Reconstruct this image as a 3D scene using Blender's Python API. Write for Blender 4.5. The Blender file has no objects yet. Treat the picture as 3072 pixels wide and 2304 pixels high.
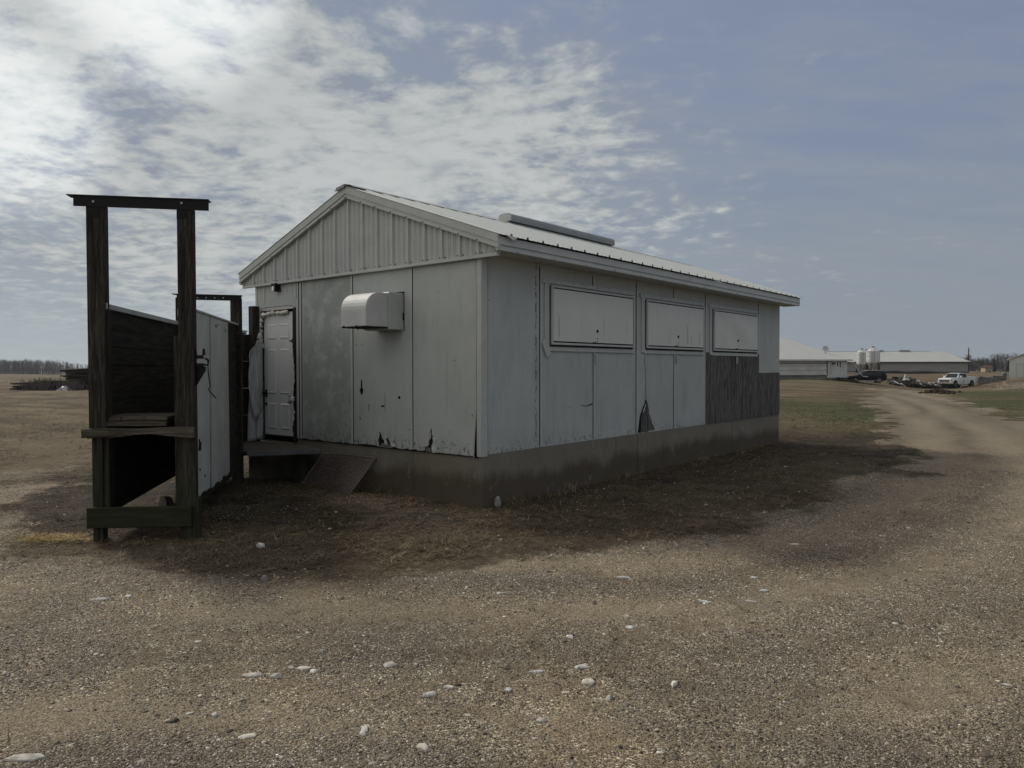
import bpy, math, random
import numpy as np
from mathutils import Vector, Matrix
rng = random.Random(7)
HAZE = .00015
NR = np.random.RandomState(11)
S = bpy.context.scene
COL = S.collection
rad = math.radians

# ------------------------------------------------------------------ camera
CAM = Vector((5.8686, -6.5301, 1.6849))
YAW, PITCH, ROLL = rad(39.648), rad(-1.3005), rad(-0.098)
fw = Vector((-math.sin(YAW)*math.cos(PITCH), math.cos(YAW)*math.cos(PITCH), math.sin(PITCH)))
rt = Vector((math.cos(YAW), math.sin(YAW), 0))
up = rt.cross(fw)
r2 = rt*math.cos(ROLL) + up*math.sin(ROLL)
u2 = up*math.cos(ROLL) - rt*math.sin(ROLL)
cd = bpy.data.cameras.new('camera'); cam = bpy.data.objects.new('camera', cd); COL.objects.link(cam)
m = Matrix((r2, u2, -fw)).transposed().to_4x4(); m.translation = CAM
cam.matrix_world = m
cd.sensor_width = 36; cd.lens = 25.857; cd.clip_start = 0.05; cd.clip_end = 9000
S.camera = cam
S.view_settings.view_transform = 'Standard'; S.view_settings.look = 'None'
S.view_settings.exposure = 0; S.view_settings.gamma = 1
try:
    S.cycles.use_denoising = True; S.cycles.denoising_prefilter = 'ACCURATE'; S.cycles.denoising_input_passes = 'RGB_ALBEDO_NORMAL'
    S.cycles.max_bounces = 6; S.cycles.diffuse_bounces = 3; S.cycles.transparent_max_bounces = 8
    S.cycles.use_fast_gi = False
except Exception: pass

# ------------------------------------------------------------------ sun
SUN_HEAD, SUN_EL = rad(88.5), rad(39.0)      # heading counter-clockwise from +Y
sd = Vector((-math.sin(SUN_HEAD)*math.cos(SUN_EL), math.cos(SUN_HEAD)*math.cos(SUN_EL), math.sin(SUN_EL)))
sl = bpy.data.lights.new('sun', 'SUN'); sl.energy = 2.5; sl.angle = rad(9); sl.color = (1.0, .93, .82)
so = bpy.data.objects.new('sun', sl); COL.objects.link(so)
so.rotation_euler = sd.to_track_quat('Z', 'Y').to_euler()

# ------------------------------------------------------------------ node helper
class N:
    def __init__(s, tree): s.t = tree; s.n = tree.nodes; s.l = tree.links
    def new(s, typ, **kw):
        n = s.n.new(typ)
        for k, v in kw.items(): setattr(n, k, v)
        return n
    def put(s, sock, v):
        if v is None: return
        if isinstance(v, bpy.types.NodeSocket): s.l.new(v, sock)
        elif isinstance(v, (tuple, list)):
            v = tuple(v)
            if len(sock.default_value) == 4 and len(v) == 3: v = v + (1,)
            sock.default_value = v
        else:
            try: sock.default_value = v
            except Exception: sock.default_value = (v, v, v, 1)
    def math(s, op, a, b=0.0, c=None, clamp=False):
        n = s.new('ShaderNodeMath', operation=op); n.use_clamp = clamp
        s.put(n.inputs[0], a); s.put(n.inputs[1], b)
        if c is not None: s.put(n.inputs[2], c)
        return n.outputs[0]
    def vm(s, op, a, b=None, sc=None):
        n = s.new('ShaderNodeVectorMath', operation=op); s.put(n.inputs[0], a)
        if b is not None: s.put(n.inputs[1], b)
        if sc is not None: s.put(n.inputs[3], sc)
        return n.outputs[1] if op in ('DOT_PRODUCT', 'LENGTH', 'DISTANCE') else n.outputs[0]
    def noise(s, vec, scale, detail=4, rough=.55, dist=0.0, col=False):
        n = s.new('ShaderNodeTexNoise'); s.put(n.inputs['Vector'], vec); n.inputs['Scale'].default_value = scale
        n.inputs['Detail'].default_value = detail; n.inputs['Roughness'].default_value = rough; n.inputs['Distortion'].default_value = dist
        return n.outputs['Color'] if col else n.outputs['Fac']
    def voro(s, vec, scale, feature='F1', out='Distance', rand=1.0):
        n = s.new('ShaderNodeTexVoronoi', feature=feature); s.put(n.inputs['Vector'], vec); n.inputs['Scale'].default_value = scale
        n.inputs['Randomness'].default_value = rand
        return n.outputs[out]
    def ramp(s, f, pts):
        n = s.new('ShaderNodeValToRGB'); e = n.color_ramp.elements
        while len(e) < len(pts): e.new(.5)
        for i, (p, c) in enumerate(pts):
            e[i].position = p
            if not isinstance(c, (tuple, list)): c = (c, c, c)
            e[i].color = tuple(c) + (1,)
        s.put(n.inputs[0], f); return n.outputs[0]
    def sm(s, f, a, b, lo=0.0, hi=1.0):
        n = s.new('ShaderNodeMapRange', interpolation_type='SMOOTHSTEP'); s.put(n.inputs[0], f)
        for i, v in enumerate((a, b, lo, hi)): n.inputs[i+1].default_value = v
        return n.outputs[0]
    def mix(s, f, a, b, blend='MIX'):
        n = s.new('ShaderNodeMix', data_type='RGBA', blend_type=blend); s.put(n.inputs[0], f)
        s.put(n.inputs[6], a); s.put(n.inputs[7], b); return n.outputs[2]
    def sep(s, v):
        n = s.new('ShaderNodeSeparateXYZ'); s.put(n.inputs[0], v); return n.outputs
    def comb(s, x, y, z):
        n = s.new('ShaderNodeCombineXYZ'); s.put(n.inputs[0], x); s.put(n.inputs[1], y); s.put(n.inputs[2], z); return n.outputs[0]
    def mapv(s, v, scale=(1,1,1), rot=(0,0,0), loc=(0,0,0)):
        n = s.new('ShaderNodeMapping'); s.put(n.inputs[0], v)
        n.inputs['Scale'].default_value = scale; n.inputs['Rotation'].default_value = rot; n.inputs['Location'].default_value = loc
        return n.outputs[0]
    def bump(s, h, strength=.5, dist=.01, normal=None):
        n = s.new('ShaderNodeBump'); s.put(n.inputs['Height'], h); n.inputs['Strength'].default_value = strength
        n.inputs['Distance'].default_value = dist
        if normal is not None: s.put(n.inputs['Normal'], normal)
        return n.outputs[0]

def mat(name, fn, rough=.8, metal=0.0, spec=.3):
    M = bpy.data.materials.new(name); M.use_nodes = True
    g = N(M.node_tree); b = M.node_tree.nodes['Principled BSDF']
    b.inputs['Roughness'].default_value = rough; b.inputs['Metallic'].default_value = metal
    b.inputs['Specular IOR Level'].default_value = spec
    tc = g.new('ShaderNodeTexCoord'); geo = g.new('ShaderNodeNewGeometry')
    g.obj = tc.outputs['Object']; g.pos = geo.outputs['Position']; g.b = b; g.geo = geo
    fn(g)
    return M
def plain(name, col, rough=.7, metal=0.0, var=.25, scale=6.0, spec=.3, bumpd=0.0):
    def f(g):
        n = g.noise(g.pos, scale, 5, .6)
        k = g.sm(n, .25, .75, 1-var, 1+var)
        g.put(g.b.inputs['Base Color'], g.mix(1.0, col, g.comb(k, k, k), 'MULTIPLY'))
        if bumpd: g.put(g.b.inputs['Normal'], g.bump(g.noise(g.pos, scale*6, 4), .5, bumpd))
    return mat(name, f, rough, metal, spec)

# ------------------------------------------------------------------ world: nishita sky with broken altocumulus
W = bpy.data.worlds.new('World'); S.world = W; W.use_nodes = True
g = N(W.node_tree); W.node_tree.nodes.clear()
outw = g.new('ShaderNodeOutputWorld')
sky = g.new('ShaderNodeTexSky', sky_type='NISHITA'); sky.sun_disc = False
sky.sun_elevation = SUN_EL; sky.sun_rotation = -SUN_HEAD
sky.air_density = 1.0; sky.dust_density = 2.0; sky.ozone_density = 1.0; sky.altitude = 200
tc = g.new('ShaderNodeTexCoord'); d = g.vm('NORMALIZE', tc.outputs['Generated'])
dx, dy, dz = g.sep(d)
zz = g.math('MAXIMUM', dz, 0.0)
def dirv(hd, el): return (-math.sin(rad(hd))*math.cos(rad(el)), math.cos(rad(hd))*math.cos(rad(el)), math.sin(rad(el)))
def lobe(hd, el, a0, a1):                       # 1 inside a0 degrees of that direction, 0 outside a1
    return g.sm(g.vm('DOT_PRODUCT', d, dirv(hd, el)), math.cos(rad(a1)), math.cos(rad(a0)))
az = g.vm('DOT_PRODUCT', d, dirv(70, 0))         # towards the cloudy side
inv = g.math('DIVIDE', 1.0, g.math('ADD', zz, .16))
pl = g.comb(g.math('MULTIPLY', dx, inv), g.math('MULTIPLY', dy, inv), 0.0)   # the cloud layer as a plane overhead
pl = g.mapv(pl, rot=(0, 0, -YAW))               # x across the view, y away
warp = g.noise(pl, 1.3, 3, .5, col=True)
plw = g.vm('ADD', pl, g.vm('SCALE', g.vm('SUBTRACT', warp, (.5, .5, .5)), sc=.22))
rows = g.mapv(plw, scale=(1.0, 1.05, 1), rot=(0, 0, rad(14)))
n1 = g.noise(g.mapv(plw, loc=(3.1, 1.7, 0)), 1.5, 4, .55)
n2 = g.noise(rows, 5.5, 5, .60, .1)
n3 = g.noise(g.mapv(rows, loc=(5, 2, 1)), 15, 5, .60, .1)
rip = g.noise(g.mapv(plw, scale=(.9, 4.5, 1), rot=(0, 0, rad(10)), loc=(1, 7, 2)), 6.0, 4, .55, .15)
def cen(v, k): return g.math('MULTIPLY', g.math('SUBTRACT', v, .5), k)
cells = g.voro(g.vm('ADD', rows, g.vm('SCALE', g.noise(rows, 7, 3, .5, col=True), sc=.10)), 12, 'SMOOTH_F1')
tex = g.math('ADD', g.math('ADD', cen(n2, 1.9), cen(n3, 1.5)), g.math('ADD', cen(rip, .3), g.math('MULTIPLY', g.math('SUBTRACT', .40, cells), .40)))
cov = g.math('ADD', g.math('ADD', cen(n1, 1.5), tex), g.sm(az, .70, .93, -.50, .78))
for hd, el, a0, a1, k in ((60, 10.5, 2, 17, .32), (75, 15, 0, 6, .25), (64.5, 25, 1, 12, .50), (73, 15, 1, 8, .40), (50, 17, 2, 12, .50), (43, 15, 1, 9, .45), (37, 17, 1, 7, .35), (38, 23, 0, 8, .50),
                          (67, 18, 0, 4.5, -.45), (52, 22, 0, 6, -.38), (46, 20.5, 0, 4, -.25), (71, 11.2, 0, 4.5, -.55), (33, 12, 0, 8, .55), (25, 8, 0, 8, .50), (28, 15.5, 0, 7, .28), (36, 7.5, 0, 8, .45), (31, 22, 0, 9, .42), (18, 5.5, 0, 5, .40), (12, 6.5, 0, 5, .30), (22, 12, 0, 6, .2)):
    cov = g.math('ADD', cov, g.math('MULTIPLY', lobe(hd, el, a0, a1), k))
cm = g.sm(cov, -.20, 1.15)
# thin high veil on the clear side
veil = g.math('MULTIPLY', g.sm(g.noise(g.mapv(plw, scale=(.6, 1.6, 1), rot=(0, 0, rad(-12)), loc=(9, 3, 0)), 1.6, 6, .6), .33, .70), .70)
haze = g.sm(zz, .0, .34, 1.0, 0.0)
clear = g.mix(g.sm(az, .3, 1.0), (.185, .228, .330), (.215, .262, .362))
skyc = g.mix(1.0, sky.outputs[0], (.030, .030, .033), 'MULTIPLY')
clear = g.mix(.20, clear, skyc, 'ADD')
clear = g.mix(veil, clear, (.29, .325, .375))
hz = g.mix(g.sm(az, .60, .98), (.275, .315, .350), (.40, .45, .475))
air = g.mix(g.math('MULTIPLY', haze, .9), clear, hz)
cv = g.math('ADD', g.math('MULTIPLY', g.sm(cov, .3, 1.7), .55), g.math('ADD', cen(tex, .45) if 0 else g.math('MULTIPLY', tex, .45), .22))
ccol = g.ramp(cv, [(.15, (.27, .30, .35)), (.38, (.37, .40, .425)), (.58, (.45, .475, .475)), (.85, (.54, .555, .545))])
glow = g.math('ADD', g.math('MULTIPLY', lobe(64.5, 26, 0, 9), 1.0), g.math('MULTIPLY', lobe(74, 15.5, 0, 7), .80))
glow = g.math('ADD', glow, g.math('MULTIPLY', lobe(97, 39, 3, 30), 1.1))
cgl = g.math('ADD', 1.0, g.math('MULTIPLY', glow, .75))
ccol = g.mix(1.0, ccol, g.comb(cgl, cgl, cgl), 'MULTIPLY')
cmh = g.math('MULTIPLY', cm, g.sm(zz, .025, .12, .12, 1.0))
tot = g.mix(g.math('MULTIPLY', cmh, .90), air, ccol)
tot = g.mix(g.math('MULTIPLY', glow, .22, clamp=True), tot, (1.0, 1.01, 1.0))
# the rest of the sky, overhead and behind the camera: unseen overcast, brightened to light the walls and ground
over = g.sm(dz, .50, .72)
back = g.math('MULTIPLY', g.sm(g.vm('DOT_PRODUCT', d, dirv(160, 20)), .25, .85), g.sm(dz, -.02, .12))
tot = g.mix(g.math('MULTIPLY', over, .85), tot, g.mix(n1, (.46, .46, .445), (.66, .655, .63)))
tot = g.mix(g.math('MULTIPLY', back, .85), tot, g.mix(n1, (.62, .61, .58), (.86, .845, .80)))
bg = g.new('ShaderNodeBackground'); g.put(bg.inputs[0], tot); bg.inputs[1].default_value = 1.0
g.l.new(bg.outputs[0], outw.inputs[0])

# ------------------------------------------------------------------ object helpers
OFF = {}
def link(o): COL.objects.link(o); return o
def tag(o, label=None, cat=None, group=None, kind=None):
    if label: o['label'] = label
    if cat: o['category'] = cat
    if group: o['group'] = group
    if kind: o['kind'] = kind
    return o
def thing(name, loc, label, cat, group=None, rz=0.0):
    o = link(bpy.data.objects.new(name, None)); o.location = loc; o.rotation_euler = (0, 0, rz); o.empty_display_size = .1
    OFF[o.name] = Vector(loc) if rz == 0 else Vector((0, 0, 0))
    return tag(o, label, cat, group)
class MB:
    def __init__(s): s.v = []; s.f = []
    def add(s, vs, fs):
        b = len(s.v); s.v += [tuple(v) for v in vs]; s.f += [tuple(b+i for i in f) for f in fs]; return s
    def hexa(s, p):   # 8 points: bottom 4 ccw, top 4 ccw
        return s.add(p, [(3,2,1,0),(4,5,6,7),(0,1,5,4),(1,2,6,5),(2,3,7,6),(3,0,4,7)])
    def box(s, x0, x1, y0, y1, z0, z1, T=None):
        p = [(x0,y0,z0),(x1,y0,z0),(x1,y1,z0),(x0,y1,z0),(x0,y0,z1),(x1,y0,z1),(x1,y1,z1),(x0,y1,z1)]
        if T: p = [T(*q) for q in p]
        return s.hexa(p)
    def prism(s, poly, f0, f1):       # poly of 2-D points, f0/f1 map (a,b) to 3-D on the two end faces
        n = len(poly); vs = [f0(*q) for q in poly] + [f1(*q) for q in poly]
        fs = [tuple(range(n))[::-1], tuple(range(n, 2*n))] + [(i, (i+1) % n, n+(i+1) % n, n+i) for i in range(n)]
        return s.add(vs, fs)
    def tube(s, path, r, n=6, cap=True):
        path = [Vector(p) for p in path]; rr = r if isinstance(r, (list, tuple)) else [r]*len(path)
        vs = []; 
        for i, p in enumerate(path):
            t = (path[min(i+1, len(path)-1)] - path[max(i-1, 0)]).normalized()
            a = Vector((0, 0, 1)) if abs(t.z) < .9 else Vector((1, 0, 0))
            u = t.cross(a).normalized(); w = t.cross(u)
            for k in range(n):
                an = 2*math.pi*k/n; vs.append(p + (u*math.cos(an) + w*math.sin(an))*rr[i])
        fs = [(i*n+k, i*n+(k+1) % n, (i+1)*n+(k+1) % n, (i+1)*n+k) for i in range(len(path)-1) for k in range(n)]
        if cap: fs += [tuple(range(n))[::-1], tuple((len(path)-1)*n+k for k in range(n))]
        return s.add(vs, fs)
    def disc(s, c, axis, r, h, n=16): 
        c = Vector(c); a = Vector(axis).normalized(); return s.tube([c, c + a*h], r, n)
    def grid(s, fn, nu, nv):
        vs = [fn(i/nu, j/nv) for j in range(nv+1) for i in range(nu+1)]
        return s.add(vs, [(j*(nu+1)+i, j*(nu+1)+i+1, (j+1)*(nu+1)+i+1, (j+1)*(nu+1)+i) for j in range(nv) for i in range(nu)])
    def build(s, name, material, parent=None, smooth=False, bevel=0.0, solid=0.0):
        me = bpy.data.meshes.new(name); o = link(bpy.data.objects.new(name, me))
        off = Vector((0, 0, 0))
        if parent is not None: off = OFF.get(parent.name, off); o.parent = parent; OFF[o.name] = off
        me.from_pydata([tuple(Vector(v) - off) for v in s.v], [], s.f); me.update()
        if isinstance(material, (list, tuple)):
            for mm in material: me.materials.append(mm)
        else: me.materials.append(material)
        if smooth: me.polygons.foreach_set('use_smooth', [True]*len(me.polygons))
        if bevel:
            b = o.modifiers.new('Bevel', 'BEVEL'); b.width = bevel; b.segments = 1; b.limit_method = 'ANGLE'
        if solid:
            b = o.modifiers.new('Solidify', 'SOLIDIFY'); b.thickness = solid; b.offset = 0
        return o
def copy_tree(o, parent=None):
    c = o.copy(); COL.objects.link(c)
    if parent is not None: c.parent = parent
    for ch in [x for x in bpy.data.objects if x.parent is o]: copy_tree(ch, c)
    return c

# ------------------------------------------------------------------ numpy noise and terrain
def vnoise(x, y, seed=0):
    xi = np.floor(x).astype(np.int64); yi = np.floor(y).astype(np.int64); fx = x-xi; fy = y-yi
    def h(a, b):
        v = (a*374761393 + b*668265263 + seed*974634777) & 0xffffffff
        v = ((v ^ (v >> 13))*1274126177) & 0xffffffff
        return ((v ^ (v >> 16)) & 0xffff)/65535.0
    sx = fx*fx*(3-2*fx); sy = fy*fy*(3-2*fy)
    return (h(xi, yi)*(1-sx)+h(xi+1, yi)*sx)*(1-sy) + (h(xi, yi+1)*(1-sx)+h(xi+1, yi+1)*sx)*sy
def fbm(x, y, seed=0, oct=4, gain=.5):
    a = 1.0; t = 0; s_ = 0
    for i in range(oct): t = t + a*vnoise(x*2**i, y*2**i, seed+i*17); s_ += a; a *= gain
    return t/s_*2-1
CP = np.array([[-24.44, 91.72, 0.06], [-21.56, 94.11, 0.1], [-28.09, 88.7, 0.07], [-19.31, 98.54, -0.64], [-20.6, 97.3, -0.59], [-14.04, 110.7, -1.08], [-9.72, 114.27, -1.18], [-18.52, 118.68, -0.96], [-20.07, 179.79, 0.28], [-31.23, 170.53, 0.16], [-39.05, 164.06, 0.32], [-26.47, 125.13, 0.3], [-6.38, 119.68, 0.13], [-4.84, 120.95, 0.13], [-3.51, 105.15, -0.43], [-40.72, 383.48, -0.79], [-30.36, 392.06, -1.11], [-586.51, 177.95, -3.18], [-604.66, 162.91, -3.13], [-559.29, 200.5, -3.24], [-61.42, 15.6, -0.1], [-75.57, 16.87, -0.08], [-9.07, 58.97, -0.35], [-4.69, 82.07, -0.88],
   [-80, 700, -1.9], [-40, 760, -2.2], [-200, 60, -.6], [-300, 100, -1.4], [-900, 260, -5.0]])
_an = [(CAM.x + r*math.sin(rad(a)), CAM.y + r*math.cos(rad(a)), 0.0) for r in (4, 9, 16, 28) for a in range(-180, 180, 12)]
_an += [(CAM.x + r*math.sin(rad(a)), CAM.y + r*math.cos(rad(a)), -r*.004) for r in (60, 200, 700) for a in list(range(10, 270, 30))]
_C = np.vstack([CP, np.array(_an)])
def _lp(x, y):
    dx_ = x-CAM.x; dy_ = y-CAM.y; r = np.sqrt(dx_**2+dy_**2)+1e-6
    return np.log(r+2)*2.2, np.arctan2(dx_, dy_)
def _K(x, y, X, Y):
    a, b = _lp(x, y); A, B = _lp(X, Y)
    da = a[:, None]-A[None]; db = np.abs(b[:, None]-B[None]); db = np.minimum(db, 2*np.pi-db)*7.0
    return np.exp(-(da**2+db**2)/(2*.55**2))
_w = np.linalg.solve(_K(_C[:, 0], _C[:, 1], _C[:, 0], _C[:, 1]) + .02*np.eye(len(_C)), _C[:, 2])
def hsmooth(x, y):
    x = np.atleast_1d(np.asarray(x, float)); y = np.atleast_1d(np.asarray(y, float)); out = np.empty(x.shape)
    for i in range(0, len(x), 40000): out[i:i+40000] = _K(x[i:i+40000], y[i:i+40000], _C[:, 0], _C[:, 1]) @ _w
    return out
def h0(x, y): return float(hsmooth([x], [y])[0])

def segd(x, y, P, closed=True):
    dmin = np.full(x.shape, 1e9); n = len(P); inside = np.zeros(x.shape, bool)
    for i in range(n if closed else n-1):
        x1, y1 = P[i]; x2, y2 = P[(i+1) % n]; ex, ey = x2-x1, y2-y1
        t = np.clip(((x-x1)*ex+(y-y1)*ey)/(ex*ex+ey*ey), 0, 1)
        dmin = np.minimum(dmin, np.hypot(x-x1-t*ex, y-y1-t*ey))
        c = ((y1 > y) != (y2 > y)) & (x < (x2-x1)*(y-y1)/((y2-y1) if y2 != y1 else 1e-9)+x1)
        inside ^= c
    return np.where(inside, dmin, -dmin) if closed else dmin
VERGE = [(-.78,-3.95),(.25,-3.6),(1.22,-3.05),(1.55,-2.34),(1.78,-1.76),(1.95,-1.02),(2.35,-.18),(2.8,.75),(3.04,2.07),(3.15,4.9),(3.05,8),(2.4,10.7),(1.4,14),(.05,19),(-2.4,28.2),(-4.1,33.6),(-6.6,43),(-11.3,59.5),(-15.3,80),(-17,90),
         (-26,92),(-40,90),(-40,38),(-9,36),(-8.6,30),(-8.3,10),(-8.2,1),(-7.2,-1.2),(-5.6,-2.9),(-3.4,-4.0),(-1.7,-4.35)]
YARD = [(-15.5,-3),(-15.5,62),(-16,92),(-20,96),(-17,99),(-10,100.5),(-3,99),(8,99),(40,105),(40,97),(8,89.5),(-2,88),(-7.5,93),(-10,93),(-9,78),(-5,58),(-1.5,41),(1.6,28.5),(3.5,21.3),(9.5,1.5),(14,-14),(14,-40),(-40,-40),(-40,-6)]
def masks(x, y):
    n = fbm(x*1.1, y*1.1, 3, 6, .62)*1.0
    r = np.hypot(x-CAM.x, y-CAM.y)
    n = n*np.clip(r/12, .6, 1.7)
    verge = segd(x, y, VERGE)+n; yard = segd(x, y, YARD)+n
    w = np.clip(.55+.012*r, .5, 1.3)
    sv = np.clip(verge/w+.5, 0, 1); sy = np.clip(yard/w+.5, 0, 1)
    gravel = sy*(1-sv)*np.where(x < -6, np.clip(.62+fbm(x*.28, y*.10, 55, 4)*1.6, 0, 1), 1)
    # green patches of living grass
    gr = np.clip((fbm(x*.25, y*.25, 31, 4)+.15)*3, 0, 1)
    band = np.exp(-(((y-24)/9.0)**2))*np.clip((x+14)/6, 0, 1)*np.clip((6-x)/3, 0, 1)
    right = np.clip(x-(3.5-.22*(y-21.3))+.6, 0, 1)*np.clip((y-12)/8, 0, 1)*np.clip((97-y)/6, 0, 1)
    green = np.clip(band*1.3+right*1.2, 0, 1)*(.60+.40*gr)
    # mossy ground beside the walls of the shed
    moss = np.exp(-((x-.6)**2/1.2+(y+2.0)**2/.35))*.9 + np.exp(-((x-1.6)**2/.8+(y-.4)**2/2.5))*.5
    green = np.clip(green+moss*np.clip(fbm(x*2.5, y*2.5, 8, 4)*2+.5, 0, 1)*.6, 0, 1)
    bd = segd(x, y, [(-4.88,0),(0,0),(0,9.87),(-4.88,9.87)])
    soil = np.clip(1.15-(-bd)/3.6+fbm(x*.9, y*.9, 33, 4)*.5, 0, 1)**.7  # bare soil by the walls, its darkness also deepening their shade
    soil = np.clip(soil + np.exp(-((x+2.7)**2+(y+2.2)**2)/3.0)*.8, 0, 1)  # darker soil under the chute, partly shade put into the colour
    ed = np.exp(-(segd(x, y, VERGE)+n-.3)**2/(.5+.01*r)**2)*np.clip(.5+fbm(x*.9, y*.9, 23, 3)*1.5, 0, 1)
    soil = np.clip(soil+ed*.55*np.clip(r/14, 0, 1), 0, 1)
    return gravel, green, soil
TRK = [(-16,-10.5),(-9,-8.2),(-3,-6.4),(1.5,-4.6),(4.4,-2.2),(5.8,1.2),(6.0,6),(4.8,12),(2.9,20),(0,31),(-3.6,43),(-8,58),(-12,78)]
def tracks(x, y):
    d_ = segd(x, y, TRK, closed=False); sgn = np.ones_like(d_)
    wob = fbm(x*.35, y*.35, 77, 3)*.35; t = np.zeros_like(d_)
    for c, w_, k in ((.85, .26, 1.0), (2.1, .28, .9), (3.3, .25, .8), (4.4, .3, .5), (.0, .18, -.7), (1.45, .18, -.8), (2.75, .2, -.6)):
        t = t + k*np.exp(-((d_+wob-c)/w_)**2)
    return np.clip(t*np.clip(.75+fbm(x*.5, y*.5, 78, 3), 0, 1.4), -1, 1)
def relief(x, y, gravel):
    r = np.hypot(x-CAM.x, y-CAM.y)
    z = -tracks(x, y)*.014 + fbm(x*.35, y*.35, 5, 4)*.035 + fbm(x*2.2, y*2.2, 9, 4)*.012*np.clip(1.4-gravel*.6, 0, 2)
    z = z + fbm(x*9, y*9, 12, 3)*.006*np.clip(1-r/25, 0, 1)*(1.6-gravel)
    # shallow wheel ruts following the drive
    return z*np.clip(r/4, .4, 1) + np.where(r > 60, fbm(x*.05, y*.05, 44, 3)*.1, 0)
def hz_(x, y):
    x = np.atleast_1d(np.asarray(x, float)); y = np.atleast_1d(np.asarray(y, float))
    gr, _, so_ = masks(x, y)
    bd = segd(x, y, [(-4.88,0),(0,0),(0,9.87),(-4.88,9.87)])
    near = np.clip(-bd/.8, .15, 1)
    return hsmooth(x, y) + relief(x, y, gr)*near + .04*np.exp(-((x+3.7)**2+(y+1.0)**2)/.6)
def hg(x, y): return float(hz_([x], [y])[0])

rr_ = [.25]
while rr_[-1] < 2750: rr_.append(rr_[-1]*1.0125+.004)
rr_ = np.array(rr_)
head = -math.degrees(YAW)            # clockwise-from-north azimuth of the view
azs = np.concatenate([np.arange(head-44, head+44, .22), np.arange(head+44, head+316, 3.0)])
A_, R_ = np.meshgrid(np.radians(azs), rr_)
GX = CAM.x + R_*np.sin(A_); GY = CAM.y + R_*np.cos(A_)
gx = GX.ravel(); gy = GY.ravel()
gz = hz_(gx, gy); m_track = tracks(gx, gy)*.5+.5; m_gravel, m_green, m_soil_shade = masks(gx, gy)
na, nr = len(azs), len(rr_)
ii = np.arange(nr-1)[:, None]*na; jj = np.arange(na)[None]; j2 = (jj+1) % na
quads = np.stack([ii+jj, ii+j2, ii+na+j2, ii+na+jj], -1).reshape(-1, 4)[:, ::-1]
fmask = m_gravel[quads].mean(1) > .5
def terrain_mesh(name, sel, lift, material, centre=False):
    q = quads[sel]; used = np.unique(q); remap = -np.ones(len(gx), np.int64); remap[used] = np.arange(len(used))
    me = bpy.data.meshes.new(name); o = link(bpy.data.objects.new(name, me))
    co = np.stack([gx[used], gy[used], gz[used]+lift], -1).astype(np.float32)
    me.vertices.add(len(co)); me.vertices.foreach_set('co', co.ravel())
    q = remap[q].astype(np.int32); me.loops.add(q.size); me.loops.foreach_set('vertex_index', q.ravel())
    me.polygons.add(len(q)); me.polygons.foreach_set('loop_start', np.arange(0, q.size, 4, dtype=np.int32))
    me.update(calc_edges=True); me.validate()
    me.polygons.foreach_set('use_smooth', np.ones(len(me.polygons), bool))
    ca = me.color_attributes.new('cover', 'FLOAT_COLOR', 'POINT')
    c = np.stack([m_gravel[used], m_green[used], m_soil_shade[used], m_track[used]], -1).astype(np.float32)
    ca.data.foreach_set('color', c.ravel())
    me.materials.append(material); return o
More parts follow.
